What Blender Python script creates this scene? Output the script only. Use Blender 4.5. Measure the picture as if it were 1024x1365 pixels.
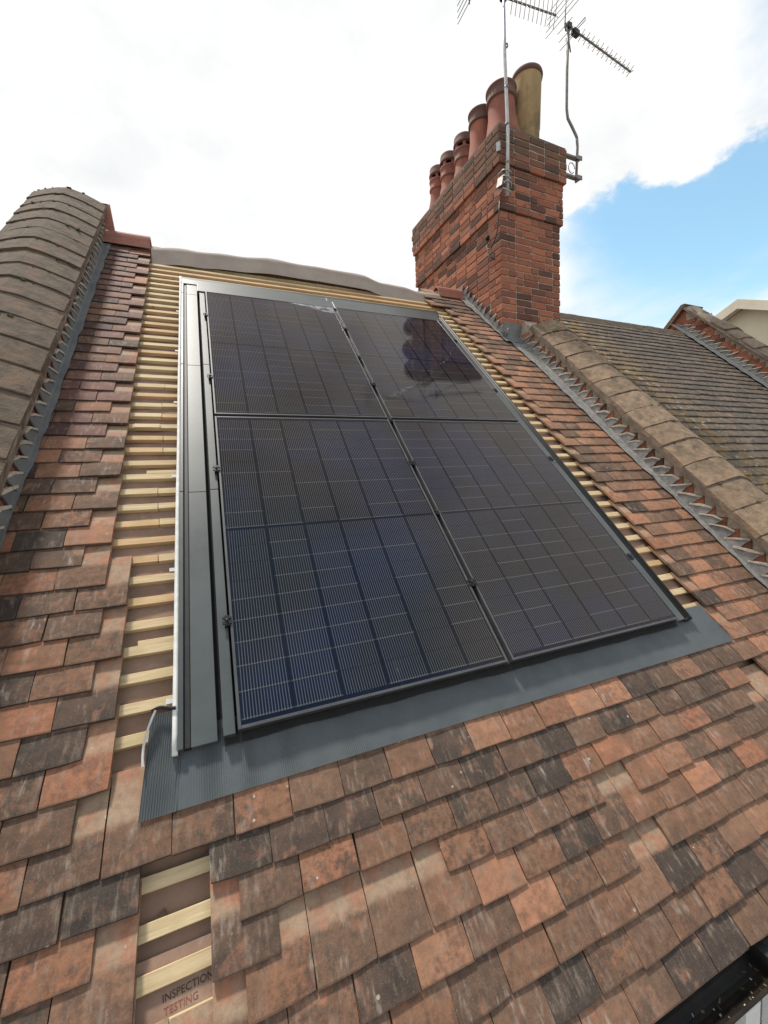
import bpy, math, random
from mathutils import Vector, Matrix

rng = random.Random(7)
for o in list(bpy.data.objects):
    bpy.data.objects.remove(o)
scene = bpy.context.scene
COL = scene.collection
S = math.sqrt(0.5)

# ------------------------------------------------------------------ camera
# roof frame: u to the right along the eaves, v up the slope, n out of the roof; pitch 45 degrees
def r2w(u, v, n):
    return Vector((u, (v - n) * S, (v + n) * S))
F = 539.74
RC = [(0.925065, -0.295254, 0.238913), (-0.066754, -0.745634, -0.663003), (0.373896, 0.597373, -0.709470)]
CR = (-0.0064, -0.4159, 1.58325)
CAM = r2w(*CR)
ax = [r2w(*r) for r in RC]                       # image x, image y (down), forward, in world axes
cam_data = bpy.data.cameras.new('camera')
cam = bpy.data.objects.new('camera', cam_data)
COL.objects.link(cam)
m = Matrix.Identity(4)
for i in range(3):
    m[i][0], m[i][1], m[i][2], m[i][3] = ax[0][i], -ax[1][i], -ax[2][i], CAM[i]
cam.matrix_world = m
cam_data.sensor_fit = 'VERTICAL'
cam_data.sensor_height = 36.0
cam_data.lens = F / 1365 * 36.0
cam_data.clip_start = 0.02
cam_data.clip_end = 2000
scene.camera = cam

def ray(px, py):
    return ax[0] * ((px - 512) / F) + ax[1] * ((py - 682.5) / F) + ax[2]
def on_y(px, py, y):
    d = ray(px, py)
    return CAM + d * ((y - CAM.y) / d.y)
def on_z(px, py, z):
    d = ray(px, py)
    return CAM + d * ((z - CAM.z) / d.z)
def pixel(p):
    q = p - CAM
    z = q.dot(ax[2])
    if z < 0.05:
        return (-9999, -9999)
    return (512 + F * q.dot(ax[0]) / z, 682.5 + F * q.dot(ax[1]) / z)

# ------------------------------------------------------------------ sky and sun
SUN_EL, SUN_AZ = math.radians(66), math.radians(-26)      # azimuth from +Y towards +X
sun_dir = Vector((math.cos(SUN_EL) * math.sin(SUN_AZ), math.cos(SUN_EL) * math.cos(SUN_AZ), math.sin(SUN_EL)))
sl = bpy.data.lights.new('sun', 'SUN')
sl.energy = 4.6
sl.angle = math.radians(6)
sl.color = (1.0, 0.95, 0.87)
so = bpy.data.objects.new('sun', sl)
COL.objects.link(so)
so.rotation_euler = sun_dir.to_track_quat('Z', 'Y').to_euler()
so.location = (0, 0, 30)

class NT:
    """terse node graph builder"""
    def __init__(self, tree):
        self.t = tree
        self.t.nodes.clear()
    def n(self, typ, ins=None, **kw):
        nd = self.t.nodes.new(typ)
        for k, v in kw.items():
            setattr(nd, k, v)
        for k, v in (ins or {}).items():
            s = nd.inputs[k]
            if isinstance(v, bpy.types.NodeSocket):
                self.t.links.new(v, s)
            else:
                s.default_value = v
        return nd
    def math(self, op, a, b=0.0, c=0.0, clamp=False):
        return self.n('ShaderNodeMath', {0: a, 1: b, 2: c}, operation=op, use_clamp=clamp).outputs[0]
    def vmath(self, op, a, b=(0, 0, 0), out=0):
        return self.n('ShaderNodeVectorMath', {0: a, 1: b}, operation=op).outputs[out]
    def mix(self, fac, a, b, mode='MIX'):
        nd = self.n('ShaderNodeMix', {0: fac, 6: a, 7: b}, data_type='RGBA', blend_type=mode)
        return nd.outputs[2]
    def ramp(self, fac, stops, interp='LINEAR'):
        nd = self.n('ShaderNodeValToRGB', {0: fac})
        cr = nd.color_ramp
        cr.interpolation = interp
        while len(cr.elements) < len(stops):
            cr.elements.new(0.5)
        for e, (p, c) in zip(cr.elements, stops):
            e.position = p
            e.color = (c, c, c, 1) if isinstance(c, (int, float)) else tuple(c) + (1,)
        return nd.outputs[0]
    def step(self, x, a, b):
        return self.n('ShaderNodeMapRange', {0: x, 1: a, 2: b, 3: 0.0, 4: 1.0}, interpolation_type='SMOOTHSTEP').outputs[0]
    def noise(self, vec, scale, detail=4.0, rough=0.55, w=None, dist=0.0):
        ins = {'Vector': vec, 'Scale': scale, 'Detail': detail, 'Roughness': rough, 'Distortion': dist}
        nd = self.t.nodes.new('ShaderNodeTexNoise')
        nd.noise_dimensions = '4D' if w is not None else '3D'
        if w is not None:
            ins['W'] = w
        for k, v in ins.items():
            if isinstance(v, bpy.types.NodeSocket):
                self.t.links.new(v, nd.inputs[k])
            else:
                nd.inputs[k].default_value = v
        return nd.outputs[0]

world = bpy.data.worlds.new('World')
scene.world = world
world.use_nodes = True
w = NT(world.node_tree)
sky = w.n('ShaderNodeTexSky', sky_type='NISHITA', sun_disc=False, sun_elevation=SUN_EL, sun_rotation=SUN_AZ,
          air_density=1.0, dust_density=0.6, ozone_density=1.6)
gen = w.n('ShaderNodeTexCoord').outputs['Generated']
sep = w.n('ShaderNodeSeparateXYZ', {0: gen})
zz = w.math('ADD', w.math('MAXIMUM', sep.outputs[2], 0.0), 0.22)
plane = w.n('ShaderNodeCombineXYZ', {0: w.math('DIVIDE', sep.outputs[0], zz), 1: w.math('DIVIDE', sep.outputs[1], zz), 2: 3.7}).outputs[0]
c1 = w.noise(plane, 1.15, 8.0, 0.58, dist=0.35)
c2 = w.noise(plane, 3.4, 6.0, 0.6)
# broken cloud: one opening low on the chimney side, another overhead behind the photographer
dh = w.vmath('DOT_PRODUCT', gen, (math.sin(math.radians(78)), math.cos(math.radians(78)), 0.0), 1)
hor = w.math('SQRT', w.math('SUBTRACT', 1.0, w.math('MULTIPLY', sep.outputs[2], sep.outputs[2])))
azc = w.math('DIVIDE', dh, w.math('MAXIMUM', hor, 0.01))
wob = w.math('ADD', sep.outputs[2], w.math('MULTIPLY', w.math('SUBTRACT', c2, 0.5), 0.16))
open1 = w.math('MULTIPLY', w.math('MULTIPLY', w.step(azc, 0.74, 0.93), w.math('SUBTRACT', 1.0, w.step(wob, 0.465, 0.505))), w.math('ADD', 0.35, w.math('MULTIPLY', w.step(wob, 0.24, 0.44), 0.65)))
d2 = w.vmath('DOT_PRODUCT', gen, tuple(Vector((0.06, -0.44, 0.90)).normalized()), 1)
d3 = w.vmath('DOT_PRODUCT', gen, tuple(Vector((0.76, 0.30, 0.58)).normalized()), 1)
open2 = w.step(d2, 0.80, 0.99)
open3 = w.math('MULTIPLY', w.step(d3, 0.985, 0.9985), 0.5)
d4 = w.vmath('DOT_PRODUCT', gen, tuple(ray(-30, 335).normalized()), 1)
open3 = w.math('MAXIMUM', open3, w.math('MULTIPLY', w.step(d4, 0.990, 0.9995), 0.45))
opening = w.math('MAXIMUM', w.math('MAXIMUM', open1, w.math('MULTIPLY', open2, 0.95)), open3)
dens = w.math('SUBTRACT', w.math('ADD', w.math('MULTIPLY', c1, 1.0), w.math('MULTIPLY', c2, 0.35)), w.math('MULTIPLY', opening, 0.56))
cover = w.step(dens, 0.14, 0.52)
cloud = w.ramp(w.math('ADD', w.math('MULTIPLY', c2, 0.6), w.math('MULTIPLY', c1, 0.4)),
               [(0.30, (8.2, 8.5, 8.8)), (0.5, (10.2, 10.25, 10.2)), (0.7, (11.4, 11.3, 11.1))])
thick = w.math('MULTIPLY', w.step(sep.outputs[2], 0.70, 0.86), w.step(w.math('ADD', w.math('MULTIPLY', c1, 0.55), w.math('MULTIPLY', c2, 0.45)), 0.42, 0.58))
cloud = w.mix(w.math('MULTIPLY', thick, 0.72), cloud, (4.2, 3.85, 3.5, 1))
skyb = w.mix(1.0, sky.outputs[0], (2.5, 2.8, 2.3, 1), 'MULTIPLY')
bg = w.n('ShaderNodeBackground', {0: w.mix(cover, skyb, cloud), 1: 0.1})
out = w.n('ShaderNodeOutputWorld', {0: bg.outputs[0]})

scene.view_settings.view_transform = 'Standard'
scene.view_settings.look = 'None'
scene.view_settings.exposure = 0.0
scene.view_settings.gamma = 1.0
scene.view_settings.use_curve_mapping = False
scene.render.engine = 'CYCLES'
scene.cycles.max_bounces = 5
scene.cycles.diffuse_bounces = 3
scene.cycles.glossy_bounces = 3
scene.cycles.transparent_max_bounces = 12

# ------------------------------------------------------------------ materials
def new_mat(name):
    mt = bpy.data.materials.new(name)
    mt.use_nodes = True
    return mt, NT(mt.node_tree)

def finish(g, col, rough=0.8, bump=None, strength=0.3, dist=0.002, metal=0.0, spec=0.4, **extra):
    ins = {'Base Color': col, 'Roughness': rough, 'Metallic': metal, 'Specular IOR Level': spec}
    ins.update(extra)
    if bump is not None:
        ins['Normal'] = g.n('ShaderNodeBump', {'Height': bump, 'Strength': strength, 'Distance': dist}).outputs[0]
    b = g.n('ShaderNodeBsdfPrincipled', ins)
    g.n('ShaderNodeOutputMaterial', {0: b.outputs[0]})

def piece_random(g):
    """one number per piece: the object's own, or the one stored per piece in a joined mesh"""
    oi = g.n('ShaderNodeObjectInfo').outputs['Random']
    at = g.n('ShaderNodeAttribute', attribute_name='piece').outputs['Fac']
    r = g.math('FRACT', g.math('ADD', oi, at))
    wn = g.n('ShaderNodeTexWhiteNoise', {'W': g.math('MULTIPLY', r, 311.7)}, noise_dimensions='1D')
    rgb = g.n('ShaderNodeSeparateColor', {0: wn.outputs['Color']})
    return r, rgb.outputs[0], rgb.outputs[1], rgb.outputs[2]

def tile_mat(name, stops, clean=(0.30, 0.185, 0.125), soot=0.5, lichen=0.6, moss=0.0, tone=1.0, fired=True):
    mt, g = new_mat(name)
    r, ra, rb, rc = piece_random(g)
    W = g.math('MULTIPLY', r, 53.0)
    uv = g.n('ShaderNodeUVMap').outputs[0]
    su = g.n('ShaderNodeSeparateXYZ', {0: uv})
    n1 = g.noise(uv, 10.0, 3.0, 0.6, W)
    n2 = g.noise(uv, 42.0, 4.0, 0.7, g.math('ADD', W, 3.3))
    n3 = g.noise(uv, 13.0, 3.0, 0.55, g.math('ADD', W, 9.1), dist=0.6)
    n4 = g.noise(uv, 230.0, 2.0, 0.7, W)
    st = g.noise(g.vmath('MULTIPLY', uv, (1, 0.22, 1)), 70.0, 4.0, 0.6, W)
    base = g.ramp(g.math('ADD', g.math('MULTIPLY', ra, 0.74), g.math('MULTIPLY', g.math('SUBTRACT', n1, 0.33), 0.95)), stops)
    base = g.mix(g.math('MULTIPLY', g.step(n3, 0.53, 0.68), g.math('MULTIPLY', rb, 0.85)), base, (0.33, 0.135, 0.075, 1))
    base = g.mix(g.math('MULTIPLY', g.step(g.math('ADD', g.math('MULTIPLY', n1, 0.6), g.math('MULTIPLY', n2, 0.4)), 0.42, 0.60),
                        g.math('MULTIPLY', rc, soot * 1.7, clamp=True)), base, (0.048, 0.041, 0.033, 1))
    base = g.mix(g.math('MULTIPLY', g.step(g.math('ADD', g.math('MULTIPLY', st, 0.6), g.math('MULTIPLY', n3, 0.4)), 0.49, 0.66), 0.55), base, (0.25, 0.195, 0.150, 1))
    # the head of a tile was covered by the courses above and kept its fired colour
    edge = g.math('ADD', 0.098, g.math('MULTIPLY', g.math('SUBTRACT', n3, 0.5), 0.05))
    head = g.step(g.math('SUBTRACT', su.outputs[1], edge), 0.0, 0.022)
    cl = g.mix(g.step(n1, 0.38, 0.62), tuple(clean) + (1,), (0.37, 0.165, 0.095, 1))
    cl = g.mix(g.math('MULTIPLY', g.step(n3, 0.38, 0.62), 0.85), cl, (0.33, 0.245, 0.165, 1))
    if fired:
        base = g.mix(g.math('MULTIPLY', head, 0.9), base, cl)
    base = g.mix(g.math('MULTIPLY', g.step(n2, 0.36, 0.72), 0.55), base, g.mix(0.55, base, (0.026, 0.020, 0.016, 1)))
    base = g.mix(g.math('MULTIPLY', g.step(n4, 0.56, 0.72), 0.35), base, (0.30, 0.24, 0.19, 1))
    vor = g.n('ShaderNodeTexVoronoi', {'Vector': uv, 'Scale': 26.0, 'W': W, 'Randomness': 1.0}, voronoi_dimensions='4D')
    spot = g.math('MULTIPLY', g.math('SUBTRACT', 1.0, g.step(g.math('ADD', vor.outputs['Distance'], g.math('MULTIPLY', n2, 0.16)), 0.17, 0.235)),
                  g.step(g.math('FRACT', g.math('ADD', n3, g.math('MULTIPLY', rb, 3.0))), 0.62, 0.70))
    base = g.mix(g.math('MULTIPLY', spot, lichen), base, (0.50, 0.47, 0.41, 1))
    smear = g.math('MULTIPLY', g.step(g.math('ADD', g.math('MULTIPLY', st, 0.55), g.math('MULTIPLY', n1, 0.45)), 0.56, 0.68), g.math('MULTIPLY', rb, 0.65))
    base = g.mix(smear, base, (0.36, 0.32, 0.28, 1))
    tail_shade = g.math('SUBTRACT', 1.0, g.step(g.math('ADD', su.outputs[1], g.math('MULTIPLY', n2, 0.006)), 0.004, 0.009))  # tail edge painted dark for the shade line along each course
    base = g.mix(g.math('MULTIPLY', tail_shade, 0.55), base, (0.040, 0.031, 0.025, 1))
    if moss:
        pos = g.n('ShaderNodeNewGeometry').outputs['Position']
        near = g.math('SUBTRACT', 1.0, g.step(g.n('ShaderNodeSeparateXYZ', {0: pos}).outputs[0], 4.2, 5.6))
        mm = g.math('MULTIPLY', g.step(g.noise(pos, 9.0, 4.0, 0.7), 0.44, 0.56), g.math('MULTIPLY', near, moss, clamp=True))
        base = g.mix(mm, base, (0.19, 0.125, 0.055, 1))
        ww = g.math('MULTIPLY', g.step(g.noise(pos, 15.0, 3.0, 0.6), 0.60, 0.67), g.math('ADD', 0.15, g.math('MULTIPLY', near, 0.75)))
        base = g.mix(ww, base, (0.42, 0.40, 0.36, 1))
    if tone != 1.0:
        base = g.mix(1.0, base, (tone, tone, tone, 1), 'MULTIPLY')
    h = g.math('ADD', g.math('MULTIPLY', n2, 0.7), g.math('MULTIPLY', n4, 0.3))
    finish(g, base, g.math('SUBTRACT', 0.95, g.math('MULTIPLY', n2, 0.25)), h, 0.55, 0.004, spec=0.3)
    return mt

BROWN = [(0.0, (0.034, 0.027, 0.023)), (0.22, (0.070, 0.047, 0.036)), (0.48, (0.138, 0.080, 0.052)), (0.74, (0.225, 0.112, 0.064)), (1.0, (0.40, 0.160, 0.085))]
PLUM = [(0.0, (0.055, 0.033, 0.030)), (0.3, (0.110, 0.054, 0.047)), (0.6, (0.165, 0.076, 0.062)), (1.0, (0.23, 0.112, 0.078))]
RUST = [(0.0, (0.070, 0.048, 0.035)), (0.28, (0.155, 0.090, 0.058)), (0.6, (0.275, 0.142, 0.084)), (1.0, (0.43, 0.195, 0.108))]
SLATE = [(0.0, (0.066, 0.056, 0.046)), (0.5, (0.100, 0.082, 0.065)), (1.0, (0.140, 0.110, 0.084))]
M_TILE = {'brown': tile_mat('tile_weathered_brown', BROWN, soot=0.55), 'plum': tile_mat('tile_plum', PLUM, soot=0.25, lichen=0.3),
          'rust': tile_mat('tile_rust', RUST, soot=0.4, lichen=0.35), 'slate': tile_mat('tile_grey_brown', SLATE, soot=0.3, lichen=0.4, moss=1.4, clean=(0.07, 0.055, 0.045), fired=False)}

def brick_mat(name, stops, soot_z=None):
    mt, g = new_mat(name)
    r, ra, rb, rc = piece_random(g)
    W = g.math('MULTIPLY', r, 71.0)
    pos = g.n('ShaderNodeTexCoord').outputs['Object']
    geo = g.n('ShaderNodeNewGeometry').outputs['Position']
    n1 = g.noise(pos, 14.0, 5.0, 0.65, W)
    n2 = g.noise(pos, 90.0, 4.0, 0.7, W)
    base = g.ramp(g.math('ADD', g.math('MULTIPLY', ra, 0.8), g.math('MULTIPLY', n1, 0.25)), stops)
    base = g.mix(g.math('MULTIPLY', g.step(n1, 0.5, 0.68), g.math('MULTIPLY', rb, 0.8)), base, (0.055, 0.042, 0.036, 1))
    base = g.mix(g.math('MULTIPLY', g.step(n2, 0.55, 0.75), 0.35), base, (0.36, 0.26, 0.20, 1))
    if soot_z:
        z = g.n('ShaderNodeSeparateXYZ', {0: geo}).outputs[2]
        big = g.noise(geo, 3.2, 4.0, 0.6)
        k = g.step(g.math('ADD', z, g.math('MULTIPLY', big, 0.55)), soot_z[0], soot_z[1])
        base = g.mix(g.math('MULTIPLY', k, 0.62), base, (0.085, 0.07, 0.052, 1))
    finish(g, base, 0.9, g.math('ADD', n1, g.math('MULTIPLY', n2, 0.5)), 0.6, 0.006, spec=0.25)
    return mt
BRICK = [(0.0, (0.045, 0.034, 0.030)), (0.2, (0.115, 0.058, 0.044)), (0.36, (0.215, 0.085, 0.056)), (0.70, (0.315, 0.116, 0.069)), (1.0, (0.43, 0.168, 0.096))]
M_BRICK = brick_mat('brick_red', BRICK, (4.38, 4.80))
M_WALLBRICK = brick_mat('brick_party_wall', BRICK)

def noisy(name, a, b, scale=20.0, rough=0.8, bump=0.3, metal=0.0, spec=0.4, c=None, stretch=(1, 1, 1), dist=0.003, vary=0.5):
    mt, g = new_mat(name)
    pos = g.vmath('MULTIPLY', g.n('ShaderNodeTexCoord').outputs['Object'], stretch)
    r = g.n('ShaderNodeObjectInfo').outputs['Random']
    W = g.math('MULTIPLY', r, 31.0)
    n1 = g.noise(pos, scale, 6.0, 0.65, W)
    n2 = g.noise(pos, scale * 7, 4.0, 0.7, W)
    col = g.mix(g.step(n1, 0.32, 0.68), tuple(a) + (1,), tuple(b) + (1,))
    if c:
        col = g.mix(g.step(g.noise(pos, scale * 0.45, 5.0, 0.7, g.math('ADD', W, 7.0)), 0.52, 0.68), col, tuple(c) + (1,))
    col = g.mix(g.math('MULTIPLY', g.math('SUBTRACT', r, 0.5), vary), col, g.mix(1.0, col, (0.45, 0.45, 0.45, 1), 'MULTIPLY'))
    finish(g, col, rough, g.math('ADD', n1, g.math('MULTIPLY', n2, 0.6)), bump, dist, metal, spec)
    return mt

M_MORTAR = noisy('mortar', (0.46, 0.39, 0.31), (0.29, 0.235, 0.18), 30, 0.95, 0.5)
M_DARKMORTAR = noisy('mortar_sooty', (0.20, 0.155, 0.12), (0.11, 0.085, 0.07), 9, 0.95, 0.5, c=(0.27, 0.22, 0.17))
M_POINTING = noisy('pointing', (0.56, 0.50, 0.42), (0.36, 0.31, 0.25), 45, 0.95, 0.6)
M_COPING = noisy('coping_stone', (0.31, 0.215, 0.140), (0.17, 0.120, 0.080), 16, 0.95, 1.0, c=(0.125, 0.092, 0.060), dist=0.012, vary=0.3)
M_COPING_DARK = noisy('coping_stone_aged', (0.150, 0.108, 0.075), (0.075, 0.058, 0.043), 15, 0.95, 1.0, c=(0.165, 0.098, 0.065), dist=0.012, vary=0.3)
M_LEAD = noisy('lead_sheet', (0.150, 0.160, 0.165), (0.22, 0.225, 0.225), 9, 0.62, 0.5, 0.25, c=(0.20, 0.195, 0.18), dist=0.004)
M_LEADPALE = noisy('lead_oxidised', (0.30, 0.285, 0.265), (0.17, 0.172, 0.175), 22, 0.7, 0.8, 0.1, c=(0.38, 0.35, 0.30), dist=0.004)
M_UNDERLAY = noisy('underlay_felt', (0.33, 0.215, 0.155), (0.25, 0.16, 0.115), 7, 0.95, 0.6, c=(0.40, 0.29, 0.225), dist=0.004)
M_MEMBRANE = noisy('ridge_membrane_cloth', (0.37, 0.31, 0.265), (0.31, 0.26, 0.225), 5, 0.9, 0.4, dist=0.006)
M_RIDGE = noisy('ridge_terracotta', (0.38, 0.165, 0.120), (0.31, 0.130, 0.098), 14, 0.75, 0.25, c=(0.27, 0.135, 0.105))
M_POT = noisy('pot_terracotta', (0.34, 0.125, 0.080), (0.24, 0.090, 0.065), 8, 0.8, 0.5, c=(0.155, 0.085, 0.068), stretch=(1, 1, 0.45))
M_POTRIM = noisy('pot_rim_sooty', (0.17, 0.085, 0.065), (0.13, 0.075, 0.062), 8, 0.85, 0.35)
M_BUFF = noisy('pot_buff_clay', (0.43, 0.30, 0.145), (0.31, 0.215, 0.11), 7, 0.85, 0.6, c=(0.19, 0.14, 0.085), stretch=(1, 1, 0.5))
M_BLACK = noisy('black_rubber_and_shade', (0.012, 0.012, 0.012), (0.02, 0.02, 0.02), 30, 0.55, 0.2)
M_VOID = noisy('black_tray_and_shade', (0.008, 0.008, 0.008), (0.012, 0.012, 0.012), 30, 0.8, 0.1)
M_GREYMETAL = noisy('grey_coated_metal', (0.058, 0.064, 0.062), (0.078, 0.085, 0.082), 4, 0.38, 0.10, 0.0, 0.5, c=(0.050, 0.055, 0.055))
M_FRAME = noisy('anodised_frame', (0.075, 0.075, 0.078), (0.10, 0.10, 0.102), 10, 0.38, 0.05, 0.35, 0.5)
M_CLAMP = noisy('clamp_black', (0.006, 0.006, 0.006), (0.012, 0.012, 0.012), 30, 0.4, 0.1)
M_WHITE = noisy('white_edge_strip', (0.72, 0.71, 0.68), (0.58, 0.57, 0.54), 25, 0.7, 0.3)
M_APRON = noisy('apron_sheet', (0.060, 0.069, 0.074), (0.080, 0.090, 0.094), 5, 0.5, 0.25, 0.0, 0.5, c=(0.090, 0.098, 0.098), dist=0.004)
M_STEEL = noisy('galvanised_steel', (0.50, 0.50, 0.49), (0.36, 0.36, 0.36), 30, 0.4, 0.2, 0.7)
M_DULLSTEEL = noisy('weathered_steel', (0.27, 0.25, 0.24), (0.17, 0.15, 0.14), 30, 0.55, 0.2, 0.5)
M_GUTTER = noisy('gutter_black', (0.010, 0.008, 0.007), (0.018, 0.014, 0.011), 22, 0.5, 0.6, 0.0, 0.25, c=(0.03, 0.021, 0.012))
M_UPVC = noisy('window_white_plastic', (0.74, 0.75, 0.74), (0.66, 0.67, 0.66), 6, 0.4, 0.05)
M_RENDER = noisy('cream_render', (0.66, 0.60, 0.46), (0.60, 0.545, 0.41), 3, 0.9, 0.2)
M_BLIND = noisy('blind_grey_green', (0.22, 0.27, 0.235), (0.19, 0.235, 0.20), 4, 0.8, 0.1)
M_TRIM = noisy('cream_trim', (0.70, 0.64, 0.52), (0.62, 0.56, 0.45), 5, 0.8, 0.2)
M_PAVING = noisy('paving_grey', (0.23, 0.22, 0.20), (0.17, 0.165, 0.15), 2, 0.95, 0.4)
M_MOSS = noisy('moss', (0.045, 0.042, 0.022), (0.085, 0.070, 0.035), 40, 1.0, 0.8)
M_INK = noisy('print_ink', (0.055, 0.035, 0.028), (0.08, 0.05, 0.04), 30, 0.9, 0.1)
M_INKRED = noisy('print_ink_red', (0.22, 0.075, 0.05), (0.27, 0.10, 0.07), 30, 0.9, 0.1)
M_DEBRIS = noisy('gutter_debris', (0.20, 0.14, 0.08), (0.10, 0.07, 0.04), 60, 1.0, 0.5)

def wood_mat():
    mt, g = new_mat('batten_pine')
    pos = g.n('ShaderNodeTexCoord').outputs['Object']
    r = g.n('ShaderNodeObjectInfo').outputs['Random']
    W = g.math('MULTIPLY', r, 91.0)
    gr = g.noise(g.vmath('MULTIPLY', pos, (1.2, 22, 22)), 5.0, 6.0, 0.65, W, 0.4)
    bl = g.noise(pos, 7.0, 3.0, 0.5, W)
    kn = g.n('ShaderNodeTexVoronoi', {'Vector': g.vmath('MULTIPLY', pos, (1, 2.2, 1)), 'Scale': 5.5, 'W': W}, voronoi_dimensions='4D').outputs['Distance']
    col = g.ramp(gr, [(0.25, (0.38, 0.275, 0.150)), (0.5, (0.54, 0.415, 0.245)), (0.75, (0.66, 0.54, 0.345))])
    col = g.mix(g.step(bl, 0.5, 0.7), col, (0.46, 0.36, 0.20, 1))
    col = g.mix(g.math('MULTIPLY', g.math('SUBTRACT', 1.0, g.step(kn, 0.05, 0.11)), 0.7), col, (0.20, 0.10, 0.04, 1))
    col = g.mix(g.step(r, 0.72, 0.9), col, g.mix(1.0, col, (0.92, 0.80, 0.72, 1), 'MULTIPLY'))
    finish(g, col, 0.8, gr, 0.4, 0.002, spec=0.3)
    return mt
M_WOOD = wood_mat()

def cell_mat():
    mt, g = new_mat('silicon_cell')
    uv = g.n('ShaderNodeUVMap').outputs[0]
    su = g.n('ShaderNodeSeparateXYZ', {0: uv})
    r = g.n('ShaderNodeObjectInfo').outputs['Random']
    ph = g.math('FRACT', g.math('MULTIPLY', g.math('SUBTRACT', su.outputs[0], 0.03), 16 / 0.94))
    line = g.math('SUBTRACT', 1.0, g.step(g.math('ABSOLUTE', g.math('SUBTRACT', ph, 0.5)), 0.10, 0.17))
    inside = g.math('MULTIPLY', g.math('GREATER_THAN', su.outputs[0], 0.03), g.math('LESS_THAN', su.outputs[0], 0.97))
    line = g.math('MULTIPLY', line, inside)
    edge = g.math('MULTIPLY', g.math('LESS_THAN', su.outputs[1], 0.06), g.math('GREATER_THAN', r, 0.4))
    pos = g.n('ShaderNodeNewGeometry').outputs['Position']
    bl = g.step(g.noise(pos, 1.7, 3.0, 0.5), 0.36, 0.60)
    col = g.mix(bl, (0.002, 0.0035, 0.026, 1), (0.0035, 0.003, 0.007, 1))
    col = g.mix(g.math('MULTIPLY', r, 0.5), col, (0.006, 0.005, 0.008, 1))
    lc = g.mix(bl, (0.27, 0.27, 0.37, 1), (0.27, 0.23, 0.205, 1))
    col = g.mix(line, col, lc)
    col = g.mix(g.math('MULTIPLY', edge, g.math('ADD', 0.30, g.math('MULTIPLY', line, 0.65))), col, (0.46, 0.43, 0.37, 1))
    finish(g, col, 0.45, spec=0.3)
    return mt
M_CELL = cell_mat()

def back_mat():
    mt, g = new_mat('backsheet_navy')
    finish(g, (0.002, 0.0045, 0.034, 1), 0.5, spec=0.2)
    return mt
M_BACK = back_mat()

def glass_mat(name, dust=0.05, tint=(1, 1, 1), smear=True):
    mt, g = new_mat(name)
    pos = g.n('ShaderNodeTexCoord').outputs['Object']
    r = g.n('ShaderNodeObjectInfo').outputs['Random']
    W = g.math('MULTIPLY', r, 17.0)
    fr = g.n('ShaderNodeFresnel', {'IOR': 1.40}).outputs[0]
    gl = g.n('ShaderNodeBsdfGlossy', {'Color': tuple(tint) + (1,), 'Roughness': 0.055})
    tr = g.n('ShaderNodeBsdfTransparent', {'Color': (0.95, 0.96, 0.97, 1)})
    mx = g.n('ShaderNodeMixShader', {0: fr, 1: tr.outputs[0], 2: gl.outputs[0]})
    n = g.noise(pos, 3.0, 6.0, 0.65, W)
    k = g.math('MULTIPLY', g.step(n, 0.40, 0.75), dust)
    if smear:
        s = g.math('MULTIPLY', g.step(g.noise(g.vmath('MULTIPLY', pos, (1, 0.5, 1)), 9.0, 7.0, 0.75, g.math('ADD', W, 4.0), 0.8), 0.62, 0.76), 0.26)
        k = g.math('ADD', k, s)
    df = g.n('ShaderNodeBsdfDiffuse', {'Color': (0.42, 0.39, 0.37, 1)})
    m2 = g.n('ShaderNodeMixShader', {0: k, 1: mx.outputs[0], 2: df.outputs[0]})
    g.n('ShaderNodeOutputMaterial', {0: m2.outputs[0]})
    return mt
M_GLASS = glass_mat('panel_glass', 0.012, (0.96, 0.86, 0.78))
def wet_sheen_mat():  # pale diffuse colour painting the bright reflection of a wet patch
    mt, g = new_mat('wet_patch_sheen')
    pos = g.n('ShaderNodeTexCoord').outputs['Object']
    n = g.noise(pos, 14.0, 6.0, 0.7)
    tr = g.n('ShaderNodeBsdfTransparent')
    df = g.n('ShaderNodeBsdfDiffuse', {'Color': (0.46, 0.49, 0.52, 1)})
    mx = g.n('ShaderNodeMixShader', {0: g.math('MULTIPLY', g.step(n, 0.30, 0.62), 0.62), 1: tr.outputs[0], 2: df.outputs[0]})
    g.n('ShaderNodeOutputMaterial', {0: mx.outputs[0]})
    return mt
M_WET_SHEEN = wet_sheen_mat()
M_PANE = glass_mat('window_glass', 0.05, (1, 1, 1), False)

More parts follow.
